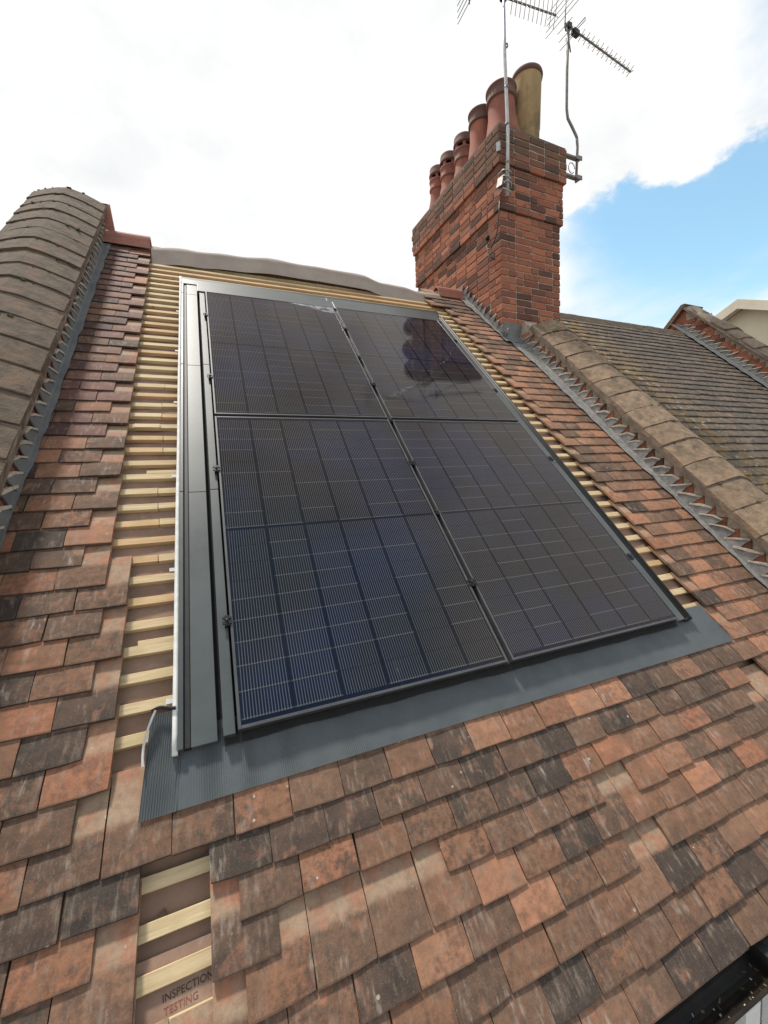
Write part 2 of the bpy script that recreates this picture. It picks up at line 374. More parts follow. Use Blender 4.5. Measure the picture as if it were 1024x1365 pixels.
# ------------------------------------------------------------------ mesh helpers
class MB:
    def __init__(self):
        self.v, self.f, self.uv, self.at = [], [], [], []
        self.use_uv = False
        self.smooth = []
    def add(self, vs, fs, mat=None, uvs=None, at=0.0, smooth=False):
        b = len(self.v)
        for i, p in enumerate(vs):
            p = Vector(p)
            self.v.append(mat @ p if mat is not None else p)
            self.uv.append(uvs[i] if uvs else (p.x, p.y))
            self.at.append(at)
        for q in fs:
            self.f.append(tuple(b + k for k in q))
            self.smooth.append(smooth)
        return self
    def box(self, x0, x1, y0, y1, z0, z1, mat=None, at=0.0):
        vs = [(x, y, z) for z in (z0, z1) for y in (y0, y1) for x in (x0, x1)]
        return self.add(vs, [(0, 2, 3, 1), (4, 5, 7, 6), (0, 1, 5, 4), (2, 6, 7, 3), (0, 4, 6, 2), (1, 3, 7, 5)], mat, at=at)
    def chamfer_box(self, sx, sy, sz, c=0.004, j=0.0, mat=None, at=0.0, r=None):
        """bevelled block centred on the origin, corners a little uneven"""
        r = r or rng
        hx, hy, hz = sx / 2, sy / 2, sz / 2
        vs, idx = [], {}
        for ix in (-1, 1):
            for iy in (-1, 1):
                for iz in (-1, 1):
                    jx, jy, jz = (r.uniform(-j, j) for _ in range(3))
                    for k in range(3):
                        p = [ix * hx + jx, iy * hy + jy, iz * hz + jz]
                        for q, s in enumerate((ix, iy, iz)):
                            if q != k:
                                p[q] -= s * c
                        idx[(ix, iy, iz, k)] = len(vs)
                        vs.append(p)
        fs = []
        for k in range(3):
            a, b = [q for q in range(3) if q != k]
            for s in (-1, 1):
                quad = []
                for sa, sb in ((-1, -1), (1, -1), (1, 1), (-1, 1)):
                    key = [0, 0, 0]
                    key[k], key[a], key[b] = s, sa, sb
                    quad.append(idx[tuple(key) + (k,)])
                if (s > 0) == (k == 1):
                    quad.reverse()
                fs.append(tuple(quad))
        for k in range(3):
            a, b = [q for q in range(3) if q != k]
            for sa in (-1, 1):
                for sb in (-1, 1):
                    quad = []
                    for s, face in ((-1, a), (-1, b), (1, b), (1, a)):
                        key = [0, 0, 0]
                        key[k], key[a], key[b] = s, sa, sb
                        quad.append(idx[tuple(key) + (face,)])
                    fs.append(tuple(quad))
        for ix in (-1, 1):
            for iy in (-1, 1):
                for iz in (-1, 1):
                    fs.append(tuple(idx[(ix, iy, iz, k)] for k in range(3)))
        return self.add(vs, fs, mat, at=at)
    def prism(self, poly, a0, a1, axes='xyz', mat=None, at=0.0, smooth=False):
        """polygon in the plane of axes[1:], extruded along axes[0]"""
        n = len(poly)
        vs = []
        for a in (a0, a1):
            for p, q in poly:
                d = {axes[0]: a, axes[1]: p, axes[2]: q}
                vs.append((d['x'], d['y'], d['z']))
        fs = [tuple(range(n)), tuple(range(2 * n - 1, n - 1, -1))]
        for i in range(n):
            k = (i + 1) % n
            fs.append((i, i + n, k + n, k))
        return self.add(vs, fs, mat, at=at, smooth=smooth)
    def tube(self, path, r, seg=8, caps=True):
        path = [Vector(p) for p in path]
        vs, fs = [], []
        for i, p in enumerate(path):
            t = (path[min(i + 1, len(path) - 1)] - path[max(i - 1, 0)]).normalized()
            a = t.orthogonal().normalized() if i == 0 else (a - t * a.dot(t)).normalized()
            b = t.cross(a)
            rr = r[i] if isinstance(r, (list, tuple)) else r
            for k in range(seg):
                th = 2 * math.pi * k / seg
                vs.append(p + a * math.cos(th) * rr + b * math.sin(th) * rr)
        for i in range(len(path) - 1):
            for k in range(seg):
                k2 = (k + 1) % seg
                fs.append((i * seg + k, i * seg + k2, (i + 1) * seg + k2, (i + 1) * seg + k))
        if caps:
            fs.append(tuple(range(seg - 1, -1, -1)))
            fs.append(tuple(range((len(path) - 1) * seg, len(path) * seg)))
        return self.add(vs, fs, smooth=True)
    def lathe(self, prof, seg=28, mat=None):
        vs, fs = [], []
        for r, z in prof:
            for k in range(seg):
                th = 2 * math.pi * k / seg
                vs.append((r * math.cos(th), r * math.sin(th), z))
        for i in range(len(prof) - 1):
            for k in range(seg):
                k2 = (k + 1) % seg
                fs.append((i * seg + k, i * seg + k2, (i + 1) * seg + k2, (i + 1) * seg + k))
        return self.add(vs, fs, mat, smooth=True)
    def grid(self, nx, ny, fn, smooth=True):
        vs = [fn(i / nx, j / ny) for j in range(ny + 1) for i in range(nx + 1)]
        fs = [(j * (nx + 1) + i, j * (nx + 1) + i + 1, (j + 1) * (nx + 1) + i + 1, (j + 1) * (nx + 1) + i) for j in range(ny) for i in range(nx)]
        return self.add(vs, fs, smooth=smooth)
    def mesh(self, name, mat):
        me = bpy.data.meshes.new(name)
        me.from_pydata([tuple(p) for p in self.v], [], self.f)
        me.materials.append(mat)
        me.polygons.foreach_set('use_smooth', self.smooth)
        ul = me.uv_layers.new(name='UVMap')
        li = [0] * len(me.loops)
        me.loops.foreach_get('vertex_index', li)
        flat = []
        for i in li:
            flat += [self.uv[i][0], self.uv[i][1]]
        ul.data.foreach_set('uv', flat)
        a = me.attributes.new('piece', 'FLOAT', 'POINT')
        a.data.foreach_set('value', self.at)
        me.update()
        return me
    def build(self, name, mat, parent=None, loc=(0, 0, 0), rot=(0, 0, 0)):
        return put(name, self.mesh(name, mat), parent, loc, rot)

def put(name, me, parent=None, loc=(0, 0, 0), rot=(0, 0, 0), scale=None):
    o = bpy.data.objects.new(name, me)
    COL.objects.link(o)
    o.parent = parent
    o.location = loc
    o.rotation_euler = rot
    if scale:
        o.scale = scale
    return o

def tag(o, label=None, cat=None, group=None, kind=None):
    for k, v in (('label', label), ('category', cat), ('group', group), ('kind', kind)):
        if v:
            o[k] = v
    return o

def thing(name, label, cat, loc=(0, 0, 0), rot=(0, 0, 0), group=None):
    return tag(put(name, None, None, loc, rot), label, cat, group)

R45 = (math.radians(45), 0, 0)
def M4(loc, rot):
    from mathutils import Euler
    return Matrix.Translation(Vector(loc)) @ Euler(rot).to_matrix().to_4x4()

# ------------------------------------------------------------------ ground
g = MB()
g.add([(-300, -300, -5.4), (300, -300, -5.4), (300, 300, -5.4), (-300, 300, -5.4)], [(0, 1, 2, 3)])
tag(g.build('ground', M_PAVING), kind='structure')

# ------------------------------------------------------------------ our house: roof, battens, tiles
house = thing('terraced_house', 'terraced house with weathered brown tiled roof stripped to battens around the solar panels', 'house', (1.2, 0.5, -5.4))
H0 = Vector((1.2, 0.5, -5.4))
def hl(p):
    return Vector(p) - H0
RIDGE_V = 4.60
NU = -0.114                                        # underlay level below the panel faces
rm = MB()
def under(a, b):
    u, v = -0.87 + a * 4.29, -1.08 + b * (RIDGE_V - 0.02 + 1.08)
    ww = 0.003 * math.sin(u * 9 + v * 5) + 0.003 * math.sin(v * 59) + 0.003 * math.sin(u * 17 - v * 23)
    return (u, v, NU + ww)
rm.grid(40, 90, under)
rm.add([(-0.87, RIDGE_V - 0.02, NU), (3.42, RIDGE_V - 0.02, NU), (3.42, RIDGE_V - 0.1, NU - 5.0), (-0.87, RIDGE_V - 0.1, NU - 5.0)], [(0, 1, 2, 3)])
roof = rm.build('roof', M_UNDERLAY, house, hl((0, 0, 0)), R45)

TL = 0.265
def tile_shape(r, width, length, t):
    """one plain tile: slightly cambered, worn edges, tail at y=0, underside at z=0"""
    nx, ny = 3, 3
    xs = [-width / 2, -width / 6, width / 6, width / 2]
    ys = [0.0, 0.045, 0.125, length]
    skew = r.uniform(-0.001, 0.001)
    chip = r.choice([0, 0, 0, 1, 2])
    top, bot = [], []
    for j, y in enumerate(ys):
        for i, x in enumerate(xs):
            xx, yy = x + r.uniform(-0.0008, 0.0008), y
            if j == 0:
                yy += skew * (i - 1.5) + r.uniform(-0.0008, 0.0008)
                if chip == 1 and i == 0:
                    yy += 0.003; xx += 0.002
                if chip == 2 and i == 3:
                    yy += 0.003; xx -= 0.002
            cam_ = 0.004 * (1 - (2 * y / length - 1) ** 2) + 0.0006 * (1 - (2 * x / width) ** 2)
            top.append((xx, yy, t + cam_ - (0.0022 if j == 0 else 0) + r.uniform(-0.0004, 0.0004)))
            bot.append((xx, yy, cam_))
    vs = top + [bot[i] for i in (0, 1, 2, 3, 7, 11, 15, 14, 13, 12, 8, 4)]
    per = [0, 1, 2, 3, 7, 11, 15, 14, 13, 12, 8, 4]
    fs = [(j * 4 + i, j * 4 + i + 1, (j + 1) * 4 + i + 1, (j + 1) * 4 + i) for j in range(3) for i in range(3)]
    for k in range(12):
        k2 = (k + 1) % 12
        fs.append((per[k2], per[k], 16 + k, 16 + k2))
    uv = [(p[0] + 0.5, p[1]) for p in vs]
    return vs, fs, uv

TW, PITCH, TT = 0.1706, 0.174, 0.0150
SHAPES = [tile_shape(rng, TW, TL, TT) for _ in range(10)]
def shape_mesh(shape, name, mat):
    b = MB()
    b.add(shape[0], shape[1], uvs=shape[2])
    return b.mesh(name, mat)
TILE_ME = {k: [shape_mesh(s, 'tile', M_TILE[k]) for s in SHAPES] for k in ('brown', 'plum', 'rust')}

rows = [(-1.054 + 0.09675 * k, k, 0.0968) for k in range(9)]
rows += [(-0.28 + 0.1065 * k, 8 + k, 0.1065) for k in range(1, 46)]
def missing(v, uc, odd):
    t = lambda a, b, lo, hi: lo < v < hi and a < uc < b
    if odd and (t(-0.27, -0.12, -0.40, -0.35) or t(-0.27, -0.12, -0.60, -0.54) or t(-0.27, -0.12, -0.79, -0.74)):
        return True
    if not odd and (t(-0.36, -0.05, -0.50, -0.45) or t(-0.36, -0.05, -0.70, -0.64)):
        return True
    if odd and t(0.08, 0.58, -0.60, -0.54):
        return True
    if odd and t(2.52, 2.68, -0.40, -0.35):
        return True
    if not odd and t(2.38, 2.70, -0.50, -0.45):
        return True
    if odd and t(1.29, 1.46, -0.60, -0.54):
        return True
    if odd and t(1.29, 1.46, -0.79, -0.74):
        return True
    return False

spots = []
for v, k, gauge in rows:
    if v > 4.46:
        continue
    odd = k % 2 == 1
    off = 0.067 if odd else 0.145
    for i in range(-7, 20):
        u0 = off + PITCH * i
        u1 = u0 + PITCH
        uc = u0 + PITCH / 2
        if uc < -0.90 or uc > 3.40:
            continue
        if v > -0.25:
            if uc < 1:
                lim = -0.43 if odd else (-0.35 if v < 0.6 else -0.52)
                if v > 4.3:
                    lim = -0.35
                if u1 > lim:
                    continue
            else:
                lim = 2.60 if odd else 2.68
                if v > 4.05:
                    lim = 2.50
                if u0 < lim:
                    continue
                if uc > 3.16 and v > 3.42:
                    continue
        elif missing(v, uc, odd):
            continue
        if v > -0.25 and uc > 1:
            uc -= 0.035
        if uc < 0 and v > 1.55:
            kind = 'plum' if rng.random() < (0.8 if v > 1.95 else 0.35) else 'brown'
        elif uc > 2.4 and v > -0.3:
            kind = 'rust' if rng.random() < 0.85 else 'brown'
        elif uc > 1.0 + (v + 0.28) * -1.2:
            kind = 'rust' if rng.random() < 0.55 else 'brown'
        else:
            kind = 'brown' if rng.random() < 0.82 else 'rust'
        s = TT / gauge
        du, dv = rng.uniform(-0.0016, 0.0016), rng.gauss(0, 0.0022)
        yaw = rng.gauss(0, 0.0055)
        if abs(uc - 1.546) < 0.02 and abs(v + 0.57) < 0.02:      # slipped tile next to the gap
            dv, yaw = -0.014, -0.03
        if abs(uc - 2.49) < 0.05 and abs(v + 0.667) < 0.02:
            dv, yaw = -0.006, 0.02
        loc = (uc + du, v + dv, -0.0600 + abs(rng.gauss(0, 0.0014)))
        rot = (-math.atan(s) + abs(rng.gauss(0, 0.008)), rng.gauss(0, 0.008), yaw)
        x, y = pixel(r2w(uc, v + 0.05, -0.05))
        seen = -40 < x < 1064 and -40 < y < 1405
        dist = (r2w(uc, v, -0.05) - CAM).length
        spots.append((0 if seen else 1, dist, kind, rng.randrange(10), loc, rot))
spots.sort(key=lambda a: (a[0], a[1]))
rest = {k: MB() for k in TILE_ME}
for i, (hid, dist, kind, sh, loc, rot) in enumerate(spots):
    if i < 300 and not hid:
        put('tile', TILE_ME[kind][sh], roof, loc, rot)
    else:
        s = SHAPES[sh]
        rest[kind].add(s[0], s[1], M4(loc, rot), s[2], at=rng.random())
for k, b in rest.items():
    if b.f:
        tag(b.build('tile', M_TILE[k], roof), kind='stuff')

# battens: the tile heads hang on them
BW, BH = 0.038, 0.024
def batten(u0, u1, v, n=-0.1135, w_=BW, yaw=0.0, h=BH):
    b = MB()
    L = u1 - u0
    b.chamfer_box(L, w_, h, 0.0015, 0.0008)
    return b.build('batten', M_WOOD, roof, ((u0 + u1) / 2, v, n + h / 2), (rng.gauss(0, 0.02), 0, yaw + rng.gauss(0, 0.0025)))
for v, k, gauge in rows:
    bv = v + TL - 0.018
    if bv > 4.50 or bv < -0.10:
        if v > 0:
            continue
    if v < -0.25:
        if v < -0.9:
            continue
        j = 1.3 + rng.uniform(-.4, .4)
        batten(-0.86, j, bv)
        batten(j + 0.002, 3.40, bv)
        continue
    if bv > 3.90:
        j = 1.2 + rng.uniform(-0.6, 0.6)
        batten(-0.86, j, bv)
        batten(j + 0.002, 3.09, bv)
    else:
        if 0.6 < bv < 2.3 and rng.random() < 0.55:
            j = -0.288 + rng.uniform(-0.012, 0.012)
            batten(-0.86, j - 0.001, bv + rng.uniform(-0.002, 0.002))
            batten(j + 0.001, -0.208, bv + rng.uniform(-0.003, 0.003))
        else:
            batten(-0.86, -0.208, bv)
        batten(2.40, 3.40 if bv < 3.4 else 3.08, bv)
batten(-0.335, -0.210, 0.415, w_=0.032)
batten(-0.352, -0.210, 1.385, w_=0.026)
batten(-0.43, -0.30, 1.765, w_=0.036, n=-0.10)

# print on the old felt in the small opening
def text(body, size, loc, mat, parent, rotz=0.0, ex=0.0004):
    cu = bpy.data.curves.new('lettering', 'FONT')
    cu.body = body
    cu.size = size
    cu.extrude = ex
    cu.resolution_u = 3
    o = bpy.data.objects.new('lettering', cu)
    COL.objects.link(o)
    dg = bpy.context.evaluated_depsgraph_get()
    me = bpy.data.meshes.new_from_object(o.evaluated_get(dg))
    bpy.data.objects.remove(o)
    me.materials.clear()
    me.materials.append(mat)
    return put('lettering', me, parent, loc, (0, 0, rotz))
# broken tile scraps and an old board seen between the battens of that opening
b = MB(); b.add([(-0.285, -0.425, -0.098), (-0.205, -0.435, -0.096), (-0.225, -0.385, -0.104), (-0.285, -0.425, -0.106), (-0.205, -0.435, -0.104), (-0.225, -0.385, -0.112)],
               [(0, 1, 2), (5, 4, 3), (0, 3, 4, 1), (1, 4, 5, 2), (2, 5, 3, 0)])
b.build('tile', M_TILE['brown'], roof)
b = MB(); b.box(-0.30, -0.03, -0.500, -0.474, -0.1115, -0.100)
b.build('old_board', M_UNDERLAY, roof)
b = MB(); b.box(-0.30, -0.03, -0.612, -0.535, -0.1075, -0.104)
b.build('felt_patch', M_UNDERLAY, roof)
text('INSPECTION', 0.0215, (-0.226, -0.566, -0.1034), M_INK, roof, 0.05)
text('TESTING', 0.0205, (-0.222, -0.589, -0.1034), M_INKRED, roof, 0.05)

# ridge tiles at the two finished ends
def ridge_tile(u0, u1, v=4.545, n=-0.055):
    prof = []
    for k in range(13):
        a = math.radians(-25 + k * (230 / 12))
        prof.append((0.088 * math.cos(a), 0.088 * math.sin(a)))
    prof_out = [(0.126, -0.078), (0.122, -0.046), (0.094, -0.038)] + [(x, y) for x, y in prof if y > -0.03] + [(-0.094, -0.038), (-0.122, -0.046), (-0.126, -0.078)]
    inner = [(x * 0.82, y * 0.82 - 0.004) for x, y in reversed(prof_out)]
    b = MB()
    b.prism(prof_out + inner, u0, u1, 'xyz', smooth=False)
    c = r2w(0, v, n)
    return b.build('ridge_tile', M_RIDGE, house, hl((0, c.y + 0.012, c.z + 0.012)))
ridge_tile(-0.86, -0.46)
ridge_tile(2.70, 3.06, 4.51, -0.07)
# mortar bedding closing the open ends
for u0, u1 in ((-0.84, -0.475), (2.715, 3.05)):
    b = MB()
    c = r2w(0, 4.545 if u0 < 0 else 4.51, -0.06)
    b.prism([(0.10, -0.11), (0.07, 0.0), (0.0, 0.055), (-0.07, 0.0), (-0.10, -0.11)], u0, u1, 'xyz')
    b.build('ridge_mortar', M_MORTAR, house, hl((0, c.y + 0.02, c.z - 0.01)))

# walls, fascia, gutter, window below the eaves
b = MB(); b.box(-0.9, 3.5, -0.62, 7.1, -5.4, -1.0)
wall = b.build('wall', M_WALLBRICK, house, hl((0, 0, 0)))
b = MB(); b.box(-0.9, 3.5, -0.645, -0.62, -1.02, -0.83)
b.build('fascia', M_GUTTER, house, hl((0, 0, 0)))
b = MB()
gp = [(0.056 * math.cos(math.radians(a)), 0.056 * math.sin(math.radians(a))) for a in range(180, 361, 15)]
gi = [(x * 0.93, y * 0.93 + 0.001) for x, y in reversed(gp)]
b.prism([(-0.062, 0.004), (-0.062, -0.004)] + gp[1:] + gi, -0.9, 3.5, 'xyz')
gut = b.build('gutter', M_GUTTER, house, hl((0, -0.722, -0.822)))
b = MB(); b.box(1.585, 1.625, -0.066, 0.062, -0.064, 0.008)
b.build('gutter_bracket', M_BLACK, gut)
for _ in range(46):
    u = rng.uniform(1.0, 1.9)
    b = MB(); b.chamfer_box(rng.uniform(.004, .016), rng.uniform(.003, .007), .003, .0008, .0006)
    y = rng.uniform(-0.045, 0.02)
    b.build('leaf_litter', rng.choice([M_DEBRIS, M_DEBRIS, M_MOSS, M_POINTING]), gut, (u, y, -math.sqrt(max(0.001, 0.052 ** 2 - y * y)) + 0.003), (rng.uniform(-.5, .5), rng.uniform(-.5, .5), rng.uniform(0, 3)))
win = put('window', None, house, hl((1.45, -0.62, -2.325)))
def wbox(name, x0, x1, y0, y1, z0, z1, mat):
    b = MB(); b.box(x0, x1, y0, y1, z0, z1)
    return b.build(name, mat, win)
wbox('frame', 0.0, 1.35, -0.055, 0.0, 1.22, 1.30, M_UPVC)
wbox('frame', 0.0, 1.35, -0.055, 0.0, 0.0, 0.08, M_UPVC)
for x0 in (0.0, 0.14, 0.31, 0.80, 1.27):
    wbox('frame', x0, x0 + (0.09 if x0 in (0.14,) else 0.075), -0.060, -0.002, 0.08, 1.22, M_UPVC)
for x0, x1 in ((0.075, 0.14), (0.23, 0.31), (0.385, 0.80), (0.875, 1.27)):
    wbox('pane', x0, x1, -0.03, -0.024, 0.08, 1.22, M_PANE)
wbox('blind', 0.08, 1.27, -0.018, -0.010, 0.08, 1.22, M_BLIND)

# ------------------------------------------------------------------ solar panels
PW, PH, GU, GV = 1.134, 1.7634, 0.0253, 0.0244
cw, ch = 0.182, 0.0922
cb = MB()
cb.add([(0, 0, 0), (cw, 0, 0), (cw, ch, 0), (0, ch, 0), (0, 0, -0.0008), (cw, 0, -0.0008), (cw, ch, -0.0008), (0, ch, -0.0008)],
       [(0, 1, 2, 3), (7, 6, 5, 4), (0, 4, 5, 1), (1, 5, 6, 2), (2, 6, 7, 3), (3, 7, 4, 0)], uvs=[(0, 0), (1, 0), (1, 1), (0, 1)] * 2)
CELL_ME = cb.mesh('cell', M_CELL)
def solar_panel(u, v, label):
    t = thing('solar_panel', label, 'solar panel', r2w(u, v, 0), R45, 'solar panels in the roof array')
    fw, d = 0.011, 0.032
    b = MB()
    for x0, x1, y0, y1 in ((0, fw, 0, PH), (PW - fw, PW, 0, PH), (fw, PW - fw, 0, fw), (fw, PW - fw, PH - fw, PH)):
        b.box(x0, x1, y0, y1, -d, 0)
    fr = b.build('frame', M_FRAME, t)
    mod = fr.modifiers.new('edge', 'BEVEL'); mod.width = 0.0012; mod.segments = 1
    b = MB(); b.box(fw, PW - fw, fw, PH - fw, -0.009, -0.0058)
    bs = b.build('backsheet', M_BACK, t)
    mx = (PW - 6 * cw - 5 * 0.0035) / 2
    my = (PH - 18 * ch - 16 * 0.002 - 0.016) / 2
    for i in range(6):
        for j in range(18):
            y = my + j * (ch + 0.002) + (0.014 if j >= 9 else 0)
            put('cell', CELL_ME, bs, (mx + i * (cw + 0.0035), y, -0.0046))
    b = MB(); b.box(fw, PW - fw, fw, PH - fw, -0.0034, -0.0015)
    gl = MB()
    gl.add([(fw, fw, -0.002), (PW - fw, fw, -0.002), (PW - fw, PH - fw, -0.002), (fw, PH - fw, -0.002)], [(0, 1, 2, 3)])
    gl.build('glass', M_GLASS, t)
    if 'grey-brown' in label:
        rs = MB()  # wet patch whose bright reflection is painted as a pale film
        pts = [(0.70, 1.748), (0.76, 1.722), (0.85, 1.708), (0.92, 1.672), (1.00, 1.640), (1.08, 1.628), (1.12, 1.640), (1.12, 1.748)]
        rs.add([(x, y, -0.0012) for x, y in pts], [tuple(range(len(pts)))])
        rs.build('wet_sheen', M_WET_SHEEN, t)
    return t
solar_panel(0, 0, 'deep blue solar panel at the eaves end, beside the wide band of bare battens')
solar_panel(PW + GU, 0, 'brown-black solar panel at the eaves end, on the chimney side of the array')
solar_panel(0, PH + GV, 'grey-brown solar panel at the ridge end, beside the wide band of bare battens')
solar_panel(PW + GU, PH + GV, 'solar panel at the ridge end with the dark reflection of the chimney in it')
AW, AH = 2 * PW + GU, 2 * PH + GV

# ------------------------------------------------------------------ flashing tray around the array
tray = thing('flashing_tray', 'grey metal flashing tray framing the four solar panels, with white edge strip', 'flashing', r2w(0, 0, -0.06), R45)
def tb(name, u0, u1, v0, v1, n0, n1, mat, bev=0.0):
    b = MB(); b.box(u0, u1, v0, v1, n0 + 0.06, n1 + 0.06)
    o = b.build(name, mat, tray)
    if bev:
        md = o.modifiers.new('edge', 'BEVEL'); md.width = bev; md.segments = 2
    return o
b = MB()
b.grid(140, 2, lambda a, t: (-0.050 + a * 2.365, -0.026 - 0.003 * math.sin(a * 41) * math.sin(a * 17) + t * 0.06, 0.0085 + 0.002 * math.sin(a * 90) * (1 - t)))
b.build('shadow_strip', M_VOID, tray)  # black strip added to stand for the shadow below the panels' lower edge
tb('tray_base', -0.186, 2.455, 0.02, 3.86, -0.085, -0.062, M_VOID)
# white strip along the bare battens, with its fixing clips
b = MB()
b.grid(1, 60, lambda a, t: (-0.2045 + a * 0.0165 + 0.0035 * math.sin(t * 19) * t * (1 - t), -0.02 + t * 3.90, 0.030 + 0.004 * math.sin(a * math.pi)))
o = b.build('edge_strip', M_WHITE, tray)
md = o.modifiers.new('thick', 'SOLIDIFY'); md.thickness = 0.022; md.offset = -1
for v in (0.175, 0.745, 1.345, 2.02, 2.66, 3.3):
    tb('clip', -0.232, -0.202, v - 0.009, v + 0.009, -0.0885, -0.0858, M_WHITE)
vj = [-0.012, 1.164, 2.376, 3.518, 3.72]
for a, c in zip(vj[:-1], vj[1:]):
    tb('side_flashing', -0.188, -0.170, a + 0.0012, c - 0.0012, -0.062, -0.0235, M_GREYMETAL, 0.003)
    tb('side_flashing', -0.1475, -0.066, a + 0.0012, c - 0.0012, -0.062, -0.030, M_GREYMETAL, 0.002)
tb('seal_and_shade', -0.170, -0.1475, -0.010, 3.72, -0.062, -0.034, M_BLACK, 0.004)
for a, c in ((-0.004, 1.164), (1.167, 2.376), (2.379, 3.545)):
    tb('rail', -0.047, -0.008, a, c, -0.06, -0.018, M_GREYMETAL, 0.002)
tb('rail', AW + 0.006, AW + 0.078, -0.004, 1.30, -0.062, -0.026, M_GREYMETAL, 0.002)
tb('rail', AW + 0.006, AW + 0.078, 1.302, 2.45, -0.062, -0.026, M_GREYMETAL, 0.002)
tb('rail', AW + 0.006, AW + 0.078, 2.452, 3.60, -0.062, -0.026, M_GREYMETAL, 0.002)
for uu, rr in ((AW + 0.096, 0.013), (AW + 0.124, 0.017)):
    b = MB(); b.tube([(uu, -0.012, 0.022), (uu, 1.8, 0.023), (uu + 0.004, 3.70, 0.022)], rr, 10)
    b.build('seal_and_shade', M_BLACK, tray)
tb('edge_strip', AW + 0.144, AW + 0.151, -0.01, 3.7, -0.062, -0.036, M_WHITE)
tb('rail', PW + 0.003, PW + GU - 0.003, 0.0, AH, -0.062, -0.030, M_GREYMETAL)
# flashing across the top
tb('top_flashing', -0.188, 1.12, 3.555 + 0.165, 3.815, -0.062, -0.024, M_GREYMETAL, 0.003)
tb('top_flashing', 1.1205, 2.40, 3.555 + 0.165, 3.815, -0.062, -0.0255, M_GREYMETAL, 0.003)
tb('top_flashing', -0.066, 1.16, AH + 0.016, 3.7185, -0.062, -0.014, M_GREYMETAL, 0.006)
tb('top_flashing', 1.1605, 2.36, AH + 0.016, 3.7185, -0.062, -0.0155, M_GREYMETAL, 0.006)
tb('seal_and_shade', -0.186, 2.43, 3.816, 3.875, -0.075, -0.030, M_BLACK, 0.008)  # black strip added in place of the shadow above the top flashing
tb('edge_strip', 0.02, 0.40, 3.877, 3.890, -0.08, -0.037, M_WHITE)
tb('edge_strip', 1.18, 1.42, 3.877, 3.888, -0.08, -0.039, M_WHITE)
# clamps
def clamp(u, v, wdt, name='clamp'):
    b = MB()
    b.box(-wdt / 2, wdt / 2, -0.016, -0.004, 0, 0.006)
    b.box(-wdt / 2, wdt / 2, 0.006, 0.016, 0, 0.006)
    b.box(-wdt * 0.28, wdt * 0.28, -0.022, 0.022, -0.025, 0.0045)
    b.lathe([(0.0, 0.011), (0.006, 0.011), (0.006, 0.004)], 8)
    b.build(name, M_CLAMP, tray, (u, v, 0.0605))
for v in (3.10, 2.20, 1.30, 0.41):
    clamp(-0.011, v, 0.034)
for v in (3.11, 2.62, 2.21, 1.757, 1.31, 0.889, 0.41):
    clamp(PW + GU / 2, v, 0.044 if v not in (2.62, 1.757, 0.889) else 0.024)
for v in (3.10, 2.22, 1.32, 0.418):
    clamp(AW + 0.010, v, 0.034)

# ------------------------------------------------------------------ pleated apron below the array
ap = thing('apron_flashing', 'dark grey pleated apron sheet lapping from the solar panels onto the tiles', 'flashing', r2w(0, 0, -0.06), R45)
b = MB()
def apron(a, t):
    u = -0.292 + a * 2.914
    v = -0.171 + 0.003 * math.sin(u * 2.1) + t * (0.235 if u > -0.19 else 0.30)
    if u < -0.19:
        u2 = u + 0.02 * t
    else:
        u2 = u
    fade = max(0.0, 1 - (u + 0.3) / 1.3) ** 1.2
    amp = 0.0017 * fade + 0.0003
    n = 0.0125 - 0.014 * min(1, t * 1.3) + (0.012 if u < -0.2 else 0) * t + amp * math.sin(u * 2 * math.pi / 0.0072 + 1.5 * math.sin(u * 31)) * (0.55 + 0.45 * math.sin(u * 37 + 2 * math.sin(u * 9))) + 0.0016 * math.sin(u * 11 + v * 20) + 0.0008 * math.sin(u * 63)
    return (u2, v, n)
b.grid(2600, 5, apron)
sheet = b.build('sheet', M_APRON, ap)
b = MB()
b.grid(2, 14, lambda a, t: (-0.291 + a * 0.010 + 0.030 * t ** 1.8 - 0.006 * math.sin(t * 3.1), -0.03 + t * 0.160, 0.016 + 0.024 * math.sin(a * 2.6) + 0.01 * t))
b.build('turned_edge', M_WHITE, ap)
b = MB()
b.grid(12, 2, lambda a, t: (-0.268 + a * 0.075, 0.128 + t * 0.012 + 0.006 * math.sin(a * 5), 0.030 + 0.012 * math.sin(t * 3)))
b.build('turned_edge', M_BLACK, ap)

# ------------------------------------------------------------------ membrane draped over the open ridge
mem = MB()
top_pts = [(-0.45, 3.155), (-0.1, 3.185), (0.25, 3.203), (0.65, 3.222), (1.0, 3.226), (1.35, 3.222), (1.69, 3.206), (1.95, 3.165), (2.2, 3.150), (2.45, 3.118), (2.72, 3.125)]
def lerp(pts, x):
    for (a, p), (c, q) in zip(pts[:-1], pts[1:]):
        if x <= c:
            t = max(0, (x - a) / (c - a))
            t = t * t * (3 - 2 * t)
            return p + (q - p) * t
    return pts[-1][1]
def membrane(a, t):
    u = -0.45 + a * 3.17
    z = lerp(top_pts, u)
    wv = 0.006 * math.sin(u * 7) + 0.005 * math.sin(u * 13 + 2)
    ang = math.radians(-40 + 225 * t)
    rad = 0.085
    if t < 0.72:
        y = 3.235 - math.cos(ang) * rad * 1.25
        zz_ = z - rad + math.sin(ang) * rad
        if t < 0.16:
            k = (0.16 - t) / 0.16
            y -= 0.07 * k; zz_ -= 0.075 * k
    else:
        k = (t - 0.72) / 0.28
        a0 = math.radians(-40 + 225 * 0.72)
        y = 3.235 - math.cos(a0) * rad * 1.25 + k * 0.30
        zz_ = z - rad + math.sin(a0) * rad - k * 0.30
    return (u, y + wv, zz_ + wv * 0.6 * math.sin(t * 9))
mem.grid(80, 22, membrane)
tag(mem.build('roofing_membrane', M_MEMBRANE), 'grey-brown membrane draped loosely along the untiled ridge', 'membrane')

